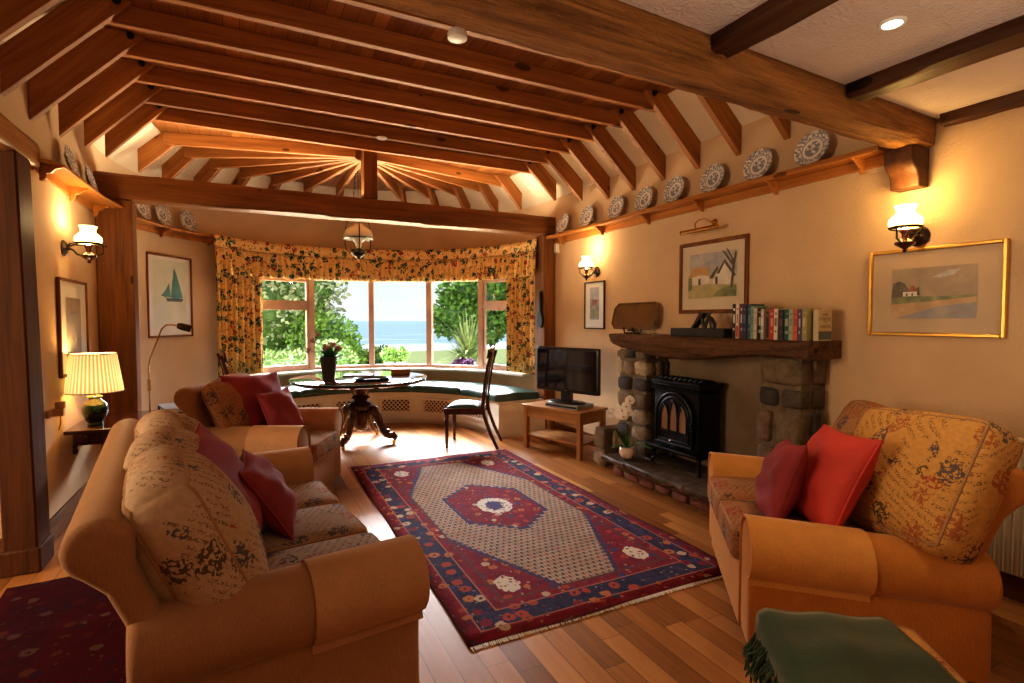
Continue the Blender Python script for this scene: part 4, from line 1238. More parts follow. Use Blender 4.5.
for sx, flowers in ((-.03, [(-.06, .05, .46), (-.10, .09, .41), (-.10, .11, .36)]), (.03, [(-.03, -.06, .52), (-.06, -.05, .47), (-.07, -.01, .43), (-.075, -.03, .38), (-.06, .03, .37), (-.06, -.075, .42)])):
    b = MB(); tip = flowers[0]; b.tube([(sx*.3, sx, .08), (sx*.2, sx, .25), (sx*.2-.01, sx*.9, .40), (tip[0], tip[1], tip[2]+.02)], .0035, 6); stem = b.build('flower_spike', 'stem', oc_)
    for i, c in enumerate(flowers):
        big = sx > 0
        b = MB(); orchid_flower(b, c, (-.75, -.65, .1), .043 if big else .022); fl = b.build('bloom', 'orchid_white', stem, sharp=180, recalc=False)
        if big: MB().sphere((c[0]-.008, c[1]-.008, c[2]-.004), .009, 8, 6).build('heart', 'orchid_heart', fl)

# ------------------------------------------------------------------ on the mantel
MZ = 1.266
tr = thing('display_tray', 'brown rectangular tray with cut corners propped on a stand on the mantel', 'tray', (3.30, 4.01, MZ), R(-88))
b = MB(); b.xf = Matrix.Translation((0, .0, .045)) @ Matrix.Rotation(R(-14), 4, 'X')
w, hh, c_ = .30, .25, .05
oct_ = [(-w+c_, 0), (w-c_, 0), (w, c_), (w, hh-c_), (w-c_, hh), (-w+c_, hh), (-w, hh-c_), (-w, c_)]
b.prism(oct_, -.006, .006, lambda a, c, t: (a, t, c)); b.build('tray_panel', 'tray_lacquer', tr, bevel=.004)
b = MB(); b.xf = Matrix.Translation((0, .0, .045)) @ Matrix.Rotation(R(-14), 4, 'X')
b.tube([(a, -.008, c) for a, c in oct_], .008, 6, True); b.build('rim', 'tray_lacquer', tr)
b = MB()
for sx in (-1, 1): b.tube([(sx*.06, -.05, .06), (sx*.06, -.045, .03), (sx*.07, -.03, .005), (sx*.05, .03, .006), (sx*.05, .07, .005), (sx*.03, .06, .16)], .007, 6)
b.tube([(-.06, .0, .03), (.06, .0, .03)], .007, 6); b.build('easel', 'black_iron', tr)
gl = thing('glass_ornament', 'small clear glass figure on the mantel just right of the tray', 'ornament', (3.15, 3.53, MZ))
MB().lathe([(0, 0), (.045, 0), (.045, .008), (.012, .02), (.014, .05), (.022, .075), (.010, .095), (.015, .11), (0, .125)], 14, caps=False).build('figure', 'clear_glass', gl)
b = MB(); b.tube([(0, .01, .05), (0, .05, .06), (0, .055, .015)], .006, 6); b.tube([(0, -.01, .06), (0, -.03, .085), (0, -.028, .11)], .006, 6); b.build('limbs', 'clear_glass', gl)
bx = thing('long_box', 'long low black box lying on the middle of the mantel', 'box', (3.20, 3.04, MZ), R(-90))
MB().box(-.27, .27, -.075, .075, 0, .066).build('case', 'dark_box', bx, bevel=.004); MB().box(-.268, .19, -.077, -.074, .006, .060).build('front_strip', 'sculpt', bx)
for k, (y, sgn, lab) in enumerate(((3.08, 1, 'left of a pair of small black curved bookend figures on the long black box'), (2.98, -1, 'right of a pair of small black curved bookend figures on the long black box'))):
    b = MB()
    path = [(0, .045*sgn*1.0, 0), (0, .035*sgn, .03), (0, .012*sgn, .07), (0, -.008*sgn, .105), (0, -.03*sgn, .122)]
    if sgn > 0: b.prism([(.075, 0), (.115-.02, 0), (.0, .125), (-.035, .118)], -.03, .03, lambda a, c, t: (t, a-.04, c)); b.tube([(0, -.055, .0), (0, -.04, .05), (0, -.03, .09)], .014, 8)
    else: b.tube([(0, -.05, .0), (0, -.045, .03), (0, -.02, .07), (0, .01, .10), (0, -.025, .118)], [.02, .026, .024, .018, .006], 8); b.tube([(0, .035, 0), (0, .02, .05), (0, .0, .09)], .012, 8)
    tag(b.build('black_figurine', 'sculpt', loc=(3.20, y, MZ+.066), sharp=50), lab, 'ornament', 'black figures on the mantel')
# books, left to right along the mantel (from far y to near y)
bks = [(38, .245, (.02, .02, .022), (.65, .62, .55), 'slim black and white'), (34, .245, (.62, .58, .48), (.5, .05, .03), 'cream with a red foot'), (36, .245, (.14, .03, .03), (.6, .55, .5), 'dark maroon'), (44, .24, (.02, .035, .08), (.10, .14, .2), 'thick navy blue'), (33, .24, (.06, .09, .13), (.2, .2, .2), 'slate blue'), (35, .225, (.16, .30, .25), (.1, .2, .18), 'pale teal'), (32, .212, (.56, .47, .33), (.4, .32, .2), 'plain buff'), (38, .215, (.015, .015, .017), (.4, .4, .35), 'black'), (30, .205, (.42, .40, .37), (.7, .7, .65), 'light grey'), (50, .212, (.17, .09, .04), (.03, .02, .02), 'brown with a dark figure'), (40, .205, (.45, .04, .025), (.6, .3, .2), 'bright red'), (35, .205, (.62, .56, .44), (.2, .1, .08), 'white with dark lettering blocks'), (45, .2, (.03, .028, .04), (.12, .06, .06), 'black with a purple tint'), (50, .2, (.02, .08, .05), (.3, .35, .25), 'dark green'), (35, .2, (.32, .37, .29), (.2, .25, .2), 'grey-green'), (35, .2, (.55, .13, .05), (.3, .08, .04), 'orange'), (28, .2, (.10, .06, .16), (.4, .4, .45), 'purple'), (42, .205, (.30, .27, .12), (.5, .42, .2), 'olive and cream')]
tot = sum(k[0] for k in bks); y = 2.69; span = 2.69-2.13
for i, (wd, hh, c, c2, lab) in enumerate(bks):
    th_ = wd/tot*span
    plain('book_cover_%d' % i, c, .45, var=.08); plain('book_print_%d' % i, c2, .45, var=.1)
    t = thing('book', lab + ' paperback on the mantel, %s from the left' % ORD[i], 'book', (3.20+random.uniform(-.008, .008), y-th_/2, MZ), 0, 'books on the mantel')
    b = MB(); d0, d1 = -.075, .062; e = th_/2-.0008
    b.box(d0, d1, -e, e, 0, hh); b.mi = 1
    z = .02
    rr = random.Random(i*3+1)
    for (z0, z1) in ((.04, .06), (.085, .14), (.16, .175)):
        b.box(d0-.0006, d0+.001, -e*rr.uniform(.3, .65), e*rr.uniform(.3, .65), hh*z0/.2+rr.uniform(0, .01), hh*z1/.2)
    if i in (1,): b.box(d0-.0007, d0+.001, -e*.8, e*.8, .01, .09)
    if i == 9: b.box(d0-.0007, d0+.001, -e*.55, e*.45, .012, .15)
    b.build('cover', ['book_cover_%d' % i, 'book_print_%d' % i], t)
    MB().box(d0+.003, d1+.0005, -e*.86, e*.86, hh-.001, hh+.0006).build('page_block', 'mount', t)
    y -= th_
plain('cover_cream', (.52, .42, .26), .4); plain('cover_ink', (.16, .11, .07), .5); plain('cover_sea', (.10, .14, .15), .5)
t = thing('book', 'last book at the right end of the mantel row, its cream cover facing out', 'book', (3.25, 2.106, MZ), R(4), 'books on the mantel')
b = MB(); b.box(-.075, .075, -.016, .016, 0, .195); b.mi = 2; b.box(-.07, .072, -.0168, -.015, .008, .06); b.mi = 1; b.box(-.074, .074, -.0169, -.015, .052, .06)
rr = random.Random(5)
for z, h_, n_ in ((.165, .018, 3), (.137, .020, 6), (.12, .010, 2), (.09, .018, 6)):
    for k in range(n_):
        wq = .125/6; x = (k-(n_-1)/2)*wq
        # unreadable blocks of lettering, as blurred as in the photograph
        b.box(x-wq*.34, x-wq*.16, -.0168, -.015, z-h_/2, z+h_/2); b.box(x-wq*.34, x+wq*.3, -.0168, -.015, z+h_*(.3 if k % 2 else -.1), z+h_*(.5 if k % 2 else .1))
        if k % 3: b.box(x+wq*.12, x+wq*.3, -.0168, -.015, z-h_/2, z+h_/2)
b.build('cover', ['cover_cream', 'cover_ink', 'cover_sea'], t); MB().box(-.072, .074, -.013, .013, .1945, .1956).build('page_block', 'mount', t)

# ------------------------------------------------------------------ pictures
def poly_art(b, polys):
    for k, (mi, pts) in enumerate(polys):
        b.mi = mi; z = .0004*(k+1)
        b.f([b.v(z, u, v) for u, v in pts])
def wash(name, c1, c2, sc_=12):
    g = G(name); g.base(g.ramp(g.noise(g.obj(), sc_, 5, .65), [(.3, c1), (.7, c2)])); g.set(.45, coat=.4); M[name] = g.mat; return name
wash('w_sky', (.30, .31, .38), (.60, .54, .44)); wash('w_ochre', (.42, .22, .07), (.60, .40, .17)); wash('w_white', (.62, .56, .46), (.78, .72, .60)); wash('w_green', (.10, .13, .06), (.33, .32, .14), 18)
wash('w_grass', (.36, .33, .13), (.52, .44, .22)); wash('w_dark', (.05, .045, .04), (.18, .14, .10), 25); wash('w_sand', (.40, .25, .12), (.52, .36, .20)); wash('w_mist', (.27, .21, .15), (.40, .31, .21), 6); wash('w_sea', (.22, .22, .25), (.36, .32, .29)); wash('w_red', (.22, .06, .04), (.36, .14, .09), 30)
wash('w_teal', (.02, .17, .16), (.05, .30, .27), 10); wash('w_pale', (.58, .64, .52), (.70, .72, .60), 5); wash('w_grey', (.16, .15, .13), (.40, .36, .30), 14); wash('w_hull', (.01, .05, .05), (.03, .10, .09))
def picture(name, label, loc, rz, w, h, fw, fm, mm, mats, polys, aw, ah, ay=0, depth=.022, tilt=0):
    # local: x out of the wall, width along y, z up; origin at the wall, picture centre
    t = thing(name, label, 'picture', loc, rz); t.rotation_euler = (0, R(tilt), rz)
    b = MB()
    for sg in (-1, 1):
        b.box(0.001, depth, sg*(w/2) if sg < 0 else w/2-fw, (-w/2+fw) if sg < 0 else w/2, -h/2, h/2)
        b.box(0.001, depth, -w/2+fw, w/2-fw, -h/2 if sg < 0 else h/2-fw, -h/2+fw if sg < 0 else h/2)
    b.build('frame', fm, t, bevel=min(.005, fw*.3))
    MB().box(.002, .010, -w/2+fw, w/2-fw, -h/2+fw, h/2-fw).build('mount', mm, t)
    b = MB(); poly_art(b, [(mi, [((u-.5)*aw, (v-.5)*ah+ay) for u, v in pts]) for mi, pts in polys])
    b.build('painting', mats, t, loc=(.0105, 0, 0), recalc=False)
    return t
q4 = lambda x0, x1, y0, y1: [(x0, y0), (x1, y0), (x1, y1), (x0, y1)]
# note u runs left to right as seen from the front
picture('gilt_framed_landscape', 'wide gilt framed watercolour of a red roofed house on a shore, under the right wall lamp', (RW, 1.59, 1.555), PI, .66, .50, .02, 'gold', 'mount_tan', ['w_mist', 'w_sea', 'w_sand', 'w_green', 'w_dark', 'w_red', 'w_white', 'w_sky'],
        [(0, q4(0, 1, .38, 1)), (7, [(.5, .8), (.7, .92), (.82, .93), (.75, .83), (.6, .78)]), (3, [(0, .26), (.6, .33), (1, .40), (1, .44), (.6, .42), (0, .46)]), (2, [(0, 0), (.2, .04), (1, .27), (1, .40), (.5, .33), (0, .28)]), (1, [(.05, 0), (1, 0), (1, .30), (.55, .22), (.2, .06)]), (4, [(0, .40), (.02, .70), (.10, .75), (.17, .70), (.22, .58), (.22, .45), (.1, .43)]), (6, q4(.15, .35, .44, .53)), (5, [(.13, .53), (.20, .53), (.24, .62), (.27, .66), (.31, .60), (.37, .53)]), (4, [(.33, .45), (.36, .45), (.35, .62), (.32, .60)]), (4, q4(.19, .21, .45, .5)), (4, q4(.26, .28, .45, .5))], .41, .285, -.005, .028)
picture('cottage_watercolour', 'square brown framed watercolour of thatched white cottages above the mantel', (RW, 3.15, 1.75), PI, .71, .60, .032, 'oak_z', 'mount', ['w_sky', 'w_grass', 'w_ochre', 'w_white', 'w_dark', 'w_green'],
        [(0, q4(.02, 1, .42, .95)), (3, [(.0, .25), (.45, .25), (.45, .50), (.0, .50)]), (2, [(-.02, .45), (.10, .68), (.42, .66), (.47, .45), (.3, .50)]), (3, [(.5, .28), (.95, .28), (.95, .5), (.78, .74), (.6, .52)]), (4, [(.60, .5), (.76, .78), (.79, .78), (.66, .5)]), (4, [(.78, .76), (.98, .45), (.94, .42), (.75, .72)]), (4, [(.45, .42), (.62, .66), (.64, .60), (.52, .40)]), (4, q4(.22, .27, .26, .42)), (4, q4(.58, .63, .28, .44)), (1, [(0, 0), (1, .02), (1, .24), (.5, .30), (0, .28)]), (5, [(.55, .04), (1, .02), (1, .26), (.8, .22), (.62, .14)]), (5, [(0, .16), (.09, .2), (.08, .46), (0, .44)]), (4, [(.88, .2), (.93, .2), (.96, .62), (1.0, .9), (.97, .9), (.92, .64)]), (4, [(.94, .6), (.72, .95), (.74, .96), (.96, .66)]), (4, [(.95, .66), (.80, .99), (.82, .99), (.97, .7)])], .50, .39, .02)
picture('small_framed_print', 'small narrow framed print below the far right wall lamp', (RW, 4.775, 1.555), PI, .37, .52, .014, 'darkoak_z', 'mount_cool', ['w_grey', 'w_sky', 'w_green', 'w_red'],
        [(0, q4(0, 1, 0, 1)), (1, [(0, .66), (1, .6), (1, 1), (0, 1)]), (3, [(.1, .4), (.7, .46), (.9, .62), (.3, .6)]), (2, [(.0, .05), (.9, .1), (.8, .36), (.2, .3)])], .17, .35, .02)
a_ = 146.8; d_ = Vector(pol(1, a_))-Vector((CX, CY, 0))
picture('ship_picture', 'tall framed picture of a teal sailing ship on the bay wall left of the curtain', pol(HW*math.cos(R(8.4))-.0+.012, a_, 1.655), R(a_+180), .66, .90, .022, 'oak_z', 'mount_cool', ['w_pale', 'w_teal', 'w_hull', 'w_green'],
        [(0, q4(0, 1, 0, 1)), (1, [(.55, .42), (.88, .44), (.80, .62), (.66, .86), (.60, .88)]), (1, [(.50, .44), (.56, .44), (.62, .84), (.56, .70)]), (1, [(.22, .46), (.50, .44), (.46, .66), (.36, .56)]), (2, [(.38, .38), (.84, .38), (.90, .43), (.36, .43)]), (2, [(.60, .40), (.61, .40), (.635, .92), (.625, .92)]), (2, [(.22, .47), (.40, .42), (.40, .43), (.22, .48)])], .48, .72, .03)
picture('left_framed_print', 'tall thin-framed grey print on the left wall under the wall lamp', (L, 4.86, 1.345), 0, .70, .68, .02, 'oak_z', 'mount_cool', ['w_grey', 'w_sea', 'w_mist'],
        [(0, q4(0, 1, 0, 1)), (1, [(0, .35), (1, .3), (1, .75), (0, .7)]), (2, [(0, .75), (1, .8), (1, 1), (0, 1)])], .36, .42, .0)

# ------------------------------------------------------------------ lamps
def wall_lamp(label, loc, rz, group='oil lamp style wall lights'):
    # local x out of the wall
    t = thing('wall_lamp', label, 'lamp', loc, rz, group); t.scale = (.87, .87, .87)
    b = MB(); b.xf = Matrix.Rotation(PI/2, 4, 'Y'); b.lathe([(0, .002), (.062, .002), (.066, .008), (.05, .018), (.045, .024), (.02, .03), (.014, .045), (0, .05)], 24, caps=False); b.build('wall_plate', 'dark_bronze', t, sharp=50)
    b = MB(); b.tube([(.04, 0, 0), (.07, 0, -.015), (.09, 0, -.045), (.13, 0, -.055), (.155, 0, -.03)], .009, 8)
    b.tube([(.03, 0, .01), (.06, .05, .035), (.16, .088, .045), (.25, .05, .042), (.275, .03, .03), (.27, .02, .045)], .006, 6)
    b.tube([(.03, 0, .01), (.06, -.05, .035), (.16, -.088, .045), (.25, -.05, .042), (.26, 0, .03), (.26, 0, -.03), (.20, 0, -.055)], .006, 6)
    b.build('bracket_arm', 'dark_bronze', t)
    c = (.165, 0, 0)
    b = MB(); b.lathe([(0, -.115), (.010, -.11), (.014, -.10), (.008, -.095), (.02, -.085), (.055, -.062), (.058, -.05), (.04, -.035), (.02, -.025), (.018, 0), (.028, .015), (.03, .03), (.0, .03)], 20, c, caps=False); b.build('oil_reservoir', 'mahog_z', t, sharp=50)
    b = MB(); b.lathe([(.082, .034), (.092, .040), (.092, .05), (.086, .052)], 28, c, caps=False); b.build('shade_ring', 'dark_bronze', t)
    b = MB(); b.lathe([(.082, .045), (.092, .07), (.088, .10), (.062, .125), (.050, .14), (.052, .16), (.062, .185)], 28, c, caps=False); sd = b.build('glass_shade', 'opal_lit', t, sharp=180)
    b = MB(); b.lathe([(.012, .03), (.016, .06), (.010, .09), (0, .10)], 12, c, caps=False); b.build('bulb', 'bulb_lit', t)
    return t
wl = wall_lamp('lit oil-lamp style wall light above the gilt framed landscape on the right wall', (RW, 1.665, 1.87), PI)
def lamp_copy(lab, loc, rz):
    t = dup(wl); t.location = loc; t.rotation_euler = (0, 0, rz); t['label'] = lab
lamp_copy('small-looking lit wall light above the narrow print at the far end of the right wall', (RW, 4.74, 1.915), PI)
lamp_copy('lit oil-lamp style wall light on the left wall above the table lamp', (L, 4.70, 1.895), 0)
# hanging oil lamp
pd = thing('hanging_oil_lamp', 'antique oil lamp with white glass shade hanging on chains before the bay window', 'lamp', (1.17, 6.22, .035))
b = MB(); b.lathe([(0, 3.158), (.045, 3.158), (.05, 3.15), (.02, 3.13), (.008, 3.10), (0, 3.10)], 16, caps=False); b.build('ceiling_rose', 'black_iron', pd)
b = MB(); b.tube([(0, 0, 3.12), (0, 0, 3.02)], .006, 6)
for k in range(3):
    a = 2*PI*k/3+.4
    pth = [(.03*math.cos(a), .03*math.sin(a), 3.02), (.055*math.cos(a), .055*math.sin(a), 2.75), (.16*math.cos(a), .16*math.sin(a), 2.40)]
    b.tube([(0, 0, 3.02), pth[0]], .004, 5)
    for i in range(2):
        p, q = Vector(pth[i]), Vector(pth[i+1]); m_ = int((q-p).length/.03)
        for j in range(m_):
            b.tube([p+(q-p)*(j/m_), p+(q-p)*((j+.85)/m_)], .0055 if j % 2 else .003, 5)
b.build('chain', 'black_iron', pd)
b = MB(); b.lathe([(.155, 2.285), (.162, 2.32), (.150, 2.37), (.11, 2.41), (.055, 2.435), (.05, 2.45)], 32, caps=False); thick(b.build('glass_dome', 'opal_white', pd, sharp=180), .004)
b = MB(); b.tube([(.160*math.cos(2*PI*i/32), .160*math.sin(2*PI*i/32), 2.285) for i in range(32)], .007, 6, True)
for k in range(3):
    a = 2*PI*k/3+.4; c_, s_ = math.cos(a), math.sin(a)
    b.tube([(.16*c_, .16*s_, 2.40), (.175*c_, .175*s_, 2.33), (.16*c_, .16*s_, 2.285), (.165*c_, .165*s_, 2.24), (.15*c_, .15*s_, 2.17), (.09*c_, .09*s_, 2.12), (.05*c_, .05*s_, 2.12)], .006, 6)
b.build('carrying_frame', 'black_iron', pd)
b = MB(); b.lathe([(.02, 2.16), (.03, 2.2), (.035, 2.23), (.055, 2.26), (.105, 2.29)], 24, caps=False); thick(b.build('inner_glass', 'opal_white', pd, sharp=180), .003)
b = MB(); b.lathe([(0, 2.04), (.012, 2.045), (.016, 2.06), (.03, 2.075), (.07, 2.10), (.075, 2.12), (.05, 2.14), (.03, 2.155), (.035, 2.17), (.02, 2.18), (0, 2.18)], 24, caps=False); b.build('oil_reservoir', 'dark_bronze', pd, sharp=50)
# table lamp and side table
sdt = thing('side_table', 'dark mahogany side table against the left wall under the table lamp', 'table', (-.80, 4.86, 0))
MB().box(-.30, .30, -.38, .38, .625, .65).build('table_top', 'mahog_y', sdt, bevel=.006)
b = MB(); b.box(-.26, .26, -.34, .34, .54, .624); b.build('frieze', 'mahog_y', sdt, bevel=.004)
for sy in (-1, 1): MB().lathe([(.014, 0), (.02, .02), (.016, .06), (.024, .3), (.026, .44), (.03, .54)], 12, (.235, sy*.315, 0)).build('leg', 'mahog_z', sdt)
for sy in (-1, 1): MB().lathe([(0, -.06), (.012, -.055), (.018, -.03), (.01, -.015), (.02, 0)], 10, (-.25, sy*.33, .54), caps=False).build('drop_finial', 'mahog_z', sdt)
tl = thing('table_lamp', 'lit table lamp with pleated cream shade and dark green ceramic base', 'lamp', (-.965, 4.68, .65)); tl.scale = (.82, .82, .94)
b = MB(); b.lathe([(0, 0), (.055, 0), (.06, .01), (.055, .02), (.075, .05), (.095, .10), (.098, .13), (.085, .165), (.05, .19), (.045, .205), (.06, .215), (.05, .225), (.0, .23)], 32, caps=False); b.build('ceramic_base', 'green_ceramic', tl, sharp=60)
MB().lathe([(.012, .225), (.012, .30), (.018, .30), (.018, .33), (0, .33)], 12, caps=False).build('lamp_holder', 'brass', tl)
b = MB(); N_ = 168; rings = []
for t_ in range(5):
    u = t_/4; r = .205-.045*u; z = .255+.285*u
    rings.append([((r+.0035*math.cos(i*PI))*math.cos(2*PI*i/N_), (r+.0035*math.cos(i*PI))*math.sin(2*PI*i/N_), z-.26) for i in range(N_)])
b.loft(rings, cap=False); b.build('lamp_shade', 'pleated_shade', tl, loc=(0, 0, .26), sharp=180)
for r, z in ((.207, .255), (.162, .54)): MB().tube([(r*math.cos(2*PI*i/48), r*math.sin(2*PI*i/48), z) for i in range(48)], .004, 6, True).build('shade_trim', 'cream_ceramic', tl)
MB().sphere((0, 0, .37), .03, 12, 8).build('bulb', 'bulb_lit', tl)
# reading lamp
rl_ = thing('reading_lamp', 'slim brass floor reading lamp with a bent neck beneath the ship picture', 'lamp', (-.735, 5.36, 0)); rl_.scale = (.85, .85, .985)
MB().lathe([(0, 0), (.12, 0), (.12, .015), (.03, .025), (.012, .04), (0, .04)], 24, caps=False).build('base', 'brass', rl_)
b = MB(); b.tube([(0, 0, .03), (0, 0, 1.02), (.01, 0, 1.08), (.07, -.02, 1.22), (.12, -.03, 1.34), (.16, -.04, 1.375), (.22, -.05, 1.375), (.27, -.06, 1.365)], .007, 8); b.build('stem', 'brass', rl_)
b = MB(); b.lathe([(.014, -.05), (.014, .05)], 10, (0, 0, .86)); b.build('joint', 'brass', rl_)
b = MB(); b.xf = Matrix.Translation((.27, -.06, 1.365)) @ Matrix.Rotation(R(104), 4, 'Y'); b.lathe([(0, -.02), (.022, -.015), (.03, .02), (.032, .10), (.028, .105), (.0, .07)], 16, caps=False); b.build('lamp_head', 'dark_bronze', rl_, sharp=50)
# little trolley by the armchair
mt = thing('metal_stand', 'small dark-topped table with a black metal frame tucked between sofa and armchair', 'table', (-.55, 5.80, 0), R(15))
MB().box(-.16, .16, -.2, .2, .585, .60).build('table_top', 'slate', mt, bevel=.004)
b = MB()
for sx in (-1, 1):
    b.tube([(sx*.15, -.19, .585), (sx*.15, -.19, .01)], .008, 6); b.tube([(sx*.15, .19, .585), (sx*.15, .19, .01)], .008, 6)
    b.tube([(sx*.15, -.19, .5), (sx*.15, .19, .5)], .006, 6)
for sy in (-1, 1): b.tube([(-.15, sy*.19, .5), (.15, sy*.19, .5)], .006, 6)
b.build('frame', 'black_iron', mt)
# brass picture light
pc = thing('picture_light', 'unlit brass picture light on the wall above the cottage watercolour', 'lamp', (RW, 3.13, 2.185), PI)
b = MB(); b.xf = Matrix.Rotation(PI/2, 4, 'Y'); b.lathe([(0, .002), (.028, .002), (.03, .012), (.018, .02), (.012, .03), (0, .035)], 18, caps=False); b.build('wall_plate', 'brass', pc)
b = MB(); b.tube([(.03, 0, 0), (.05, -.02, .012), (.06, -.06, .035), (.08, -.10, .03), (.11, -.11, -.0), (.125, -.09, -.045)], .006, 8); b.build('arm', 'brass', pc)
b = MB(); b.tube([(.125, -.24, -.058), (.125, .13, -.058)], .017, 14); b.tube([(.125, -.246, -.058), (.125, -.24, -.058)], .02, 14); b.tube([(.125, .13, -.058), (.125, .136, -.058)], .02, 14); b.build('shade_tube', 'brass', pc, sharp=50)
# recessed lamp, smoke alarm, sensor
dl = thing('recessed_downlight', 'lit recessed spotlight with a white ring in the plaster ceiling', 'lamp', (2.165, 1.165, NEARZ)); dl.scale = (.84, .84, 1)
MB().lathe([(.036, -.002), (.040, -.008), (.052, -.006), (.055, .0)], 28, caps=False).build('trim_ring', 'white_plastic', dl)
MB().lathe([(0, -.003), (.038, -.003)], 24, caps=False).build('lamp_face', 'spot_lit', dl)
al = thing('smoke_alarm', 'white smoke alarm hanging from the boarded ceiling just behind the rough beam', 'alarm', (1.11, 2.90, 3.02))
MB().lathe([(0, -.03), (.04, -.03), (.055, -.022), (.058, 0), (.05, .02), (0, .02)], 24, caps=False).build('alarm_body', 'white_plastic', al, sharp=50)
MB().cbox((0, .0, .11), (.03, .03, .18)).build('mounting_block', 'pine_z', al)
al = thing('ceiling_sensor', 'small white round sensor under the roof beams near the king post', 'alarm', (1.16, 4.985, 3.078))
MB().lathe([(0, -.014), (.03, -.014), (.045, -.006), (.048, .002), (0, .002)], 24, caps=False).build('sensor_body', 'white_plastic', al, sharp=50)
MB().lathe([(0, -.02), (.012, -.02), (.014, -.012), (0, -.012)], 12, caps=False).build('sensor_lens', 'white_plastic', al)
b = MB(); b.rbox(.045, .07, .115, .008, 5); tag(b.build('wall_sensor', 'white_plastic', loc=(RW-.024, 5.545, 2.265), sharp=50), 'small cream sensor box on the right wall just below the end of the plate shelf', 'sensor')
# bellows on the post
bl = thing('hanging_bellows', 'small dark fire bellows hanging on the right oak post beside the curtain', 'bellows', (RW-.167, 5.66, 1.30), PI)
b = MB(); b.prism([(-.03, 0), (.03, 0), (.065, .06), (.065, .12), (.04, .17), (.022, .20), (.018, .44), (-.018, .44), (-.022, .20), (-.04, .17), (-.065, .12), (-.065, .06)], .001, .03, lambda a, c, t: (t, a, c)); b.build('boards', 'black_iron', bl, bevel=.004)
b = MB(); b.tube([(.02, 0, .44), (.02, .01, .48), (.02, -.01, .48), (.02, 0, .44)], .003, 5); b.build('hanging_loop', 'rope', bl)
# wooden wall socket near the post
so = thing('wall_switch', 'pale wooden switch block with a round knob on the left wall by the near post', 'switch', (-1.06, 3.982, .80))
b = MB(); b.cbox((.01, .055, .04), (.02, .11, .045)); b.cbox((.04, .09, .04), (.06, .045, .045)); b.build('block', 'socket_wood', so, bevel=.004)
b = MB(); b.lathe([(.022, .062), (.026, .068), (.026, .10), (.022, .104)], 14, (.052, .09, 0)); b.build('knob', 'socket_wood', so, sharp=50)
b = MB(); b.tube([(.05, .09, .02), (.05, .095, -.03), (.04, .09, -.07)], .003, 5); b.build('cord', 'rope', so)
# radiator
rd = thing('radiator', 'cream ribbed radiator on the right wall behind the orange sofa', 'radiator', (RW, .85, .12))
b = MB(); N_ = 46
rings = []
w_ = 1.62
for i in range(N_*4+1):
    y = -w_/2+w_*i/(N_*4); ph = (i % 4); x = -.075 if ph in (1, 2) else -.062
    rings.append([(x, y, .03), (x, y, .67), (-.06, y, .685), (-.03, y, .685), (-.03, y, .02), (-.06, y, .02)])
b.loft(rings); b.build('panel', 'radiator_paint', rd, sharp=50)
b = MB(); b.box(-.08, -.02, -w_/2-.004, w_/2+.004, .685, .70); b.build('top_grille', 'radiator_paint', rd, bevel=.003)
b = MB(); b.box(-.03, -.001, -.5, -.44, .1, .6); b.box(-.03, -.001, .44, .5, .1, .6); b.build('wall_bracket', 'radiator_paint', rd)
b = MB(); b.tube([(-.05, w_/2, .06), (-.05, w_/2+.05, .06), (-.05, w_/2+.05, -.12)], .009, 8); b.build('pipe', 'radiator_paint', rd)

# ------------------------------------------------------------------ outdoors
def leafmat(name, c1, c2):
    g = G(name); f = g.noise(g.world(), 9, 3); g.base(g.ramp(f, [(.3, c1), (.7, c2)])); g.set(.55, spec=.25); M[name] = g.mat
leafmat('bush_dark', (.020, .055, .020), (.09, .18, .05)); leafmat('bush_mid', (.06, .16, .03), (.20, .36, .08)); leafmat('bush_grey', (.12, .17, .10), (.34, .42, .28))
leafmat('grass_light', (.36, .42, .12), (.50, .54, .22)); leafmat('spiky_leaf', (.12, .20, .08), (.36, .42, .22)); leafmat('purple_leaf', (.02, .008, .025), (.07, .025, .07)); leafmat('shore_green', (.05, .11, .03), (.18, .26, .09))
plain('bark', (.10, .07, .05), .9)
def sea_mat():
    g = G('sea_water'); p = g.world(); x, y, z = g.xyz(p)
    w = g.noise(g.sv(p, (.10, .55, 1)), 1.0, 5, .6)
    c = g.ramp(w, [(.35, (.22, .38, .55)), (.6, (.42, .56, .66))])
    near = g.math('SUBTRACT', 190.0, y + (w - .5) * 90.0)
    foam = g.math('MULTIPLY', near / 90.0, 1.0, clamp=True)
    br = (g.noise(g.sv(p, (.03, .22, 1)), 1.0, 4) > .60)
    c = g.mix(foam * br, c, (.85, .88, .90)); c = g.mix(((y + (w - .5) * 60.0) < 92.0), c, (.88, .90, .90))
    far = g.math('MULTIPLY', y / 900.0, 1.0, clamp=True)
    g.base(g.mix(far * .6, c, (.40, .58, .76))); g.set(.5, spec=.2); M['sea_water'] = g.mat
sea_mat()
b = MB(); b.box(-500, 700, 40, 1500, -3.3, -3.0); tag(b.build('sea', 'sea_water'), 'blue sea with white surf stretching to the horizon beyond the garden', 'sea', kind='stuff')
b = MB(); b.box(-40, 60, 8.2, 27, -.42, -.25); tag(b.build('lawn', 'grass_light'), 'sunlit green lawn between the bay window and the sea', 'lawn', kind='stuff')
b = MB(); b.box(-40, 60, 27, 40, -2.95, -1.3); tag(b.build('shore_bank', 'shore_green'), 'low grassy bank at the seaward edge of the lawn', 'bank', kind='stuff')
b = MB(); b.box(-5, 3.9, 8.12, 9.2, -.4, .0); struct(b.build('trim_2', 'slate'))
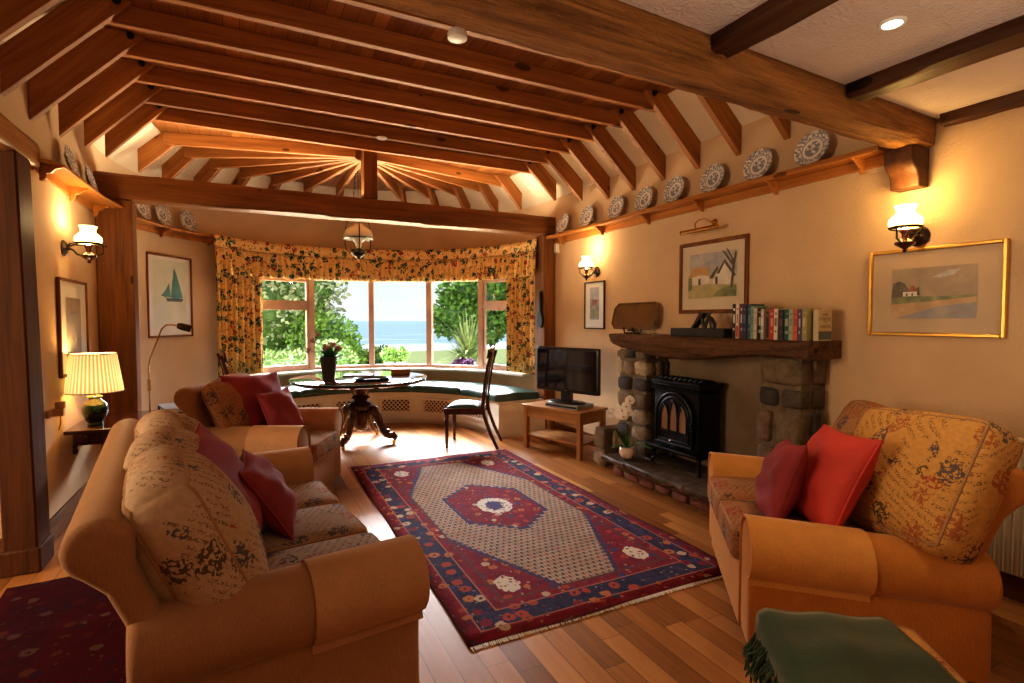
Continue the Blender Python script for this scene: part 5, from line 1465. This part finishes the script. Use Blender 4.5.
def foliage(b, blobs, n, ls, seed, tilt=.6):
    rr = random.Random(seed)
    tot = sum(r[0]*r[1]*r[2] for _, r in blobs)**.667
    ws = [(r[0]*r[1]*r[2])**.667 for _, r in blobs]; sm = sum(ws)
    for (c, r), w in zip(blobs, ws):
        for _ in range(int(n*w/sm)):
            u = rr.uniform(-1, 1); a = rr.uniform(0, 2*PI); q = math.sqrt(1-u*u); k = rr.uniform(.72, 1.05)
            nv = Vector((q*math.cos(a), q*math.sin(a), u)); p = Vector((c[0]+r[0]*nv.x*k, c[1]+r[1]*nv.y*k, c[2]+r[2]*nv.z*k))
            d = (nv*.6+Vector((rr.uniform(-1, 1), rr.uniform(-1, 1), rr.uniform(-.6, .9)))).normalized(); s = d.cross(Vector((rr.uniform(-1, 1), rr.uniform(-1, 1), rr.uniform(-1, 1)))).normalized()
            l = ls*rr.uniform(.6, 1.3); w_ = l*.32
            b.f([b.v(*(p)), b.v(*(p+d*l*.5+s*w_)), b.v(*(p+d*l)), b.v(*(p+d*l*.5-s*w_))])
    return b
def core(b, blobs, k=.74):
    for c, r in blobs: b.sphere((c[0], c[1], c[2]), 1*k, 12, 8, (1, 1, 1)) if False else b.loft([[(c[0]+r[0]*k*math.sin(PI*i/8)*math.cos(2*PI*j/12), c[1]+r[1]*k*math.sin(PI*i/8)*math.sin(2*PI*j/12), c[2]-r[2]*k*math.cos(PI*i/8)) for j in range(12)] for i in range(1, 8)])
def bush(name, label, cat, blobs, n, ls, m, seed, trunk=None, group=None):
    c = blobs[0][0]; t = thing(name, label, cat, (0, 0, 0), 0, group)
    b = foliage(MB(), blobs, n, ls, seed); b.build('leaves', m, t, recalc=False)
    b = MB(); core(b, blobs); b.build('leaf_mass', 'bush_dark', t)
    if trunk: b = MB(); [b.tube(p, r, 8) for p, r in trunk]; b.build('trunk', 'bark', t)
    return t
def at(px, dist, z=0):   # a point seen through the glass at a bearing
    a = math.atan((px-512)/530.0) + R(26.7); return (dist*math.sin(a), dist*math.cos(a), z)
X, Y, _ = at(288, 13.0)
bush('shrub', 'tall dark shrub with pale leaf edges outside the left pane of the bay window', 'shrub', [((X-.5, Y, 1.6), (1.3, 1.0, 1.3)), ((X+.35, Y-.1, 2.2), (.9, .8, 1.0)), ((X-.9, Y-.3, 2.7), (1.0, .8, .9))], 5200, .13, 'bush_grey', 1)
X, Y, _ = at(302, 10.8)
bush('shrub', 'low yellow-green shrub in front of the tall dark one outside the left pane', 'shrub', [((X-.35, Y, .38), (.8, .5, .42)), ((X+.5, Y+.2, .45), (.55, .5, .5))], 3200, .09, 'shore_green', 2)
X, Y, _ = at(326, 12.5)
bush('shrub', 'bright green rounded bush reaching up beside the left mullion of the bay window', 'shrub', [((X+.05, Y, .70), (.70, .7, .85)), ((X-.35, Y-.1, .75), (.5, .5, .95)), ((X+.42, Y+.2, .45), (.45, .5, .5))], 5200, .10, 'bush_mid', 3)
X, Y, _ = at(352, 16)
bush('shrub', 'low sunlit shrubs left of the centre mullion in front of the sea', 'shrub', [((X-.45, Y, .10), (.5, .5, .34)), ((X+.45, Y-.2, .05), (.55, .5, .30))], 1500, .11, 'shore_green', 4)
X, Y, _ = at(380, 15)
bush('shrub', 'dark rounded shrub right of the centre mullion behind the flower pots', 'shrub', [((X, Y, .16), (.62, .5, .45))], 1500, .12, 'shore_green', 5)
X, Y, _ = at(478, 17)
bush('garden_tree', 'spreading green tree with a dark trunk outside the right panes of the bay window', 'tree', [((X-.2, Y, 2.2), (1.0, .9, .8)), ((X-.75, Y-.2, 1.45), (.8, .7, .65)), ((X+.75, Y+.1, 1.9), (1.0, .9, .9)), ((X+.2, Y, 1.3), (1.0, .8, .6))], 4200, .20, 'bush_mid', 6, trunk=[([(X+.5, Y, -.3), (X+.5, Y, .5), (X+.2, Y, 1.5)], [.10, .08, .05]), ([(X+.5, Y, .5), (X+1.0, Y, 1.5)], [.07, .04])])
X, Y, _ = at(468, 12.5)
t = thing('cordyline', 'spiky fountain-shaped cordyline in front of the tree outside the right of the bay window', 'plant')
b = MB(); rr = random.Random(21)
for k in range(360):
    a = rr.uniform(0, 2*PI); e = rr.uniform(.15, 1.5); ln = rr.uniform(.7, 1.25); d = Vector((math.cos(a)*math.cos(e), math.sin(a)*math.cos(e), math.sin(e))); p0 = Vector((X, Y, .25+rr.uniform(0, .35)))
    rows = []; s = d.cross(Vector((0, 0, 1))).normalized()
    for i in range(5):
        u = i/4; p = p0+d*ln*u+Vector((0, 0, -.45*u*u*math.cos(e))); w = .03*(1-u*.9); rows.append([tuple(p-s*w), tuple(p+s*w)])
    b.loft(rows, False, False)
b.build('leaves', 'spiky_leaf', t, recalc=False)
MB().tube([(X, Y, -.28), (X, Y, .5)], [.09, .06], 8).build('trunk', 'bark', t)
X, Y, _ = at(463, 10.8)
bush('purple_shrub', 'small purple-leaved plant low outside the window in front of the cordyline', 'plant', [((X, Y, .32), (.24, .22, .26))], 900, .10, 'purple_leaf', 8, trunk=[([(X, Y, -.26), (X, Y, .35)], [.03, .02])])
for px, lab in ((389, 'small potted green shrub outside the window, left one of the pair'), (400.5, 'small potted green shrub outside the window, right one of the pair')):
    X, Y, _ = at(px, 10.2)
    t = thing('patio_pot', lab, 'plant', (X, Y, -.25), 0, 'potted shrubs outside')
    MB().lathe([(0, 0), (.08, 0), (.10, .86), (.09, .86), (0, .84)], 18, caps=False).build('pot', 'slate', t)
    foliage(MB(), [((0, 0, .98), (.12, .12, .12))], 380, .06, int(px)).build('leaves', 'bush_mid', t, recalc=False)
X, Y, _ = at(291, 9.8)
b = MB(); b.prism([(-1.1, .0), (1.0, .0), (1.0, .20), (.5, .36), (-.6, .58), (-1.1, .60)], -.4, .4, lambda a, c, tt: (X+a, Y+tt, -.25+c))
tag(b.build('garden_wall', 'slate', bevel=.03), 'sloping grey stone wall just outside the left pane', 'wall')  # low sloping garden wall of grey stone

# ------------------------------------------------------------------ light
w = bpy.data.worlds.new('World'); sc.world = w; w.use_nodes = True
nt = w.node_tree; bg = nt.nodes['Background']
tc = nt.nodes.new('ShaderNodeTexCoord'); sp = nt.nodes.new('ShaderNodeSeparateXYZ'); nt.links.new(tc.outputs['Generated'], sp.inputs[0])
cr = nt.nodes.new('ShaderNodeValToRGB'); nt.links.new(sp.outputs[2], cr.inputs[0])
e = cr.color_ramp.elements; e[0].position = 0; e[0].color = (.86, .93, .97, 1); e[1].position = .5; e[1].color = (.34, .56, .88, 1)
q = cr.color_ramp.elements.new(.12); q.color = (.66, .82, .96, 1)
mp = nt.nodes.new('ShaderNodeMapping'); mp.inputs['Scale'].default_value = (3, 3, 11); nt.links.new(tc.outputs['Generated'], mp.inputs[0])
no = nt.nodes.new('ShaderNodeTexNoise'); no.inputs['Scale'].default_value = 1.6; no.inputs['Detail'].default_value = 6; nt.links.new(mp.outputs[0], no.inputs[0])
c2 = nt.nodes.new('ShaderNodeValToRGB'); c2.color_ramp.elements[0].position = .46; c2.color_ramp.elements[1].position = .66; nt.links.new(no.outputs[0], c2.inputs[0])
mx = nt.nodes.new('ShaderNodeMix'); mx.data_type = 'RGBA'; nt.links.new(c2.outputs[0], mx.inputs[0]); nt.links.new(cr.outputs[0], mx.inputs[6]); mx.inputs[7].default_value = (.97, .97, .97, 1)
nt.links.new(mx.outputs[2], bg.inputs[0]); bg.inputs[1].default_value = .98
def lamp(name, typ, loc, energy, color, rot=None, size=None, **kw):
    l = bpy.data.lights.new(name, typ); l.energy = energy; l.color = color
    if size is not None:
        if typ == 'AREA':
            l.shape = 'RECTANGLE'; l.size, l.size_y = size
        elif typ == 'SUN': l.angle = size
        else: l.shadow_soft_size = size
    for k, v in kw.items(): setattr(l, k, v)
    o = bpy.data.objects.new(name, l); col.objects.link(o); o.location = loc
    if rot: o.rotation_euler = rot
    return o
def aim(o, tgt): o.rotation_euler = (Vector(tgt)-o.location).to_track_quat('-Z', 'Y').to_euler()
s = lamp('sun', 'SUN', (0, 0, 20), 3.0, (1, .95, .86), size=R(1)); aim(s, (6, 11, 0)) ; s.rotation_euler = Vector((.45, .55, -1)).to_track_quat('-Z', 'Y').to_euler()
# added area lamps outside the bay, boosting sky and ground light
k = lamp('sky_fill', 'AREA', (1.8, 10.3, 3.35), 4200, (.95, .97, 1.0), size=(7, 1.9)); aim(k, (1.3, 5.0, .2))  # unseen lamp added above the window view to strengthen the sky's light
k = lamp('patio_fill', 'AREA', (1.4, 8.85, -.12), 2300, (1, .78, .50), size=(5.5, 1.1)); aim(k, (1.2, 5.0, 3.2))  # unseen upward lamp added to brighten the roof, imitating ground bounce
# room lamps, then unseen fill lights added to brighten the room
for p, en, cl in (((RW-.165, 1.665, 2.11), 5, (1, .62, .20)), ((RW-.165, 4.74, 2.17), 8, (1, .70, .36)), ((L+.165, 4.70, 2.08), 9, (1, .70, .34))):
    lamp('wall_lamp_glow', 'POINT', p, en, cl, size=.04)
lamp('table_lamp_glow', 'POINT', (-.965, 4.68, 1.10), 7, (1, .66, .28), size=.06)
for x, y in ((2.165, 1.165), (.3, .4), (2.2, -.7), (-.6, -.6)):  # first is the recessed downlight; the other three are added, unseen fill
    o = lamp('downlight_and_fill', 'SPOT', (x, y, NEARZ-.03), 30 if x > 2 and y > 0 else 2, (1, .78, .50), size=.06, spot_size=R(120), spot_blend=.8)
k = lamp('room_fill', 'AREA', (1.0, -.7, .8), 42, (1, .84, .66), size=(3.0, 1.0)); k.rotation_euler = (PI, 0, 0)  # unseen upward fill added near the camera to lighten the plaster ceiling
k = lamp('passage_fill', 'AREA', (-3.7, 2.5, 1.85), 145, (1, .80, .54), size=(1.2, 2.4)); aim(k, (3.4, 2.4, 2.0))  # unseen fill added in the passage to brighten the right wall
k = lamp('tie_beam_fill', 'AREA', (1.15, 5.7, 2.70), 30, (1, .80, .55), size=(3.9, .12)); k.rotation_euler = (PI, 0, 0)  # hidden strip added on the tie beam to lift the roof timbers

# ------------------------------------------------------------------ camera
cam = bpy.data.cameras.new('camera'); cam.sensor_width = 36; cam.lens = 36*530/1024; cam.clip_start = .05; cam.clip_end = 3000
co = bpy.data.objects.new('camera', cam); col.objects.link(co)
co.location = (0, 0, 1.4); co.rotation_euler = (PI/2-math.atan(22/530), 0, R(-26.7)); sc.camera = co
sc.view_settings.view_transform = 'Standard'; sc.view_settings.look = 'Medium High Contrast'; sc.view_settings.exposure = 0
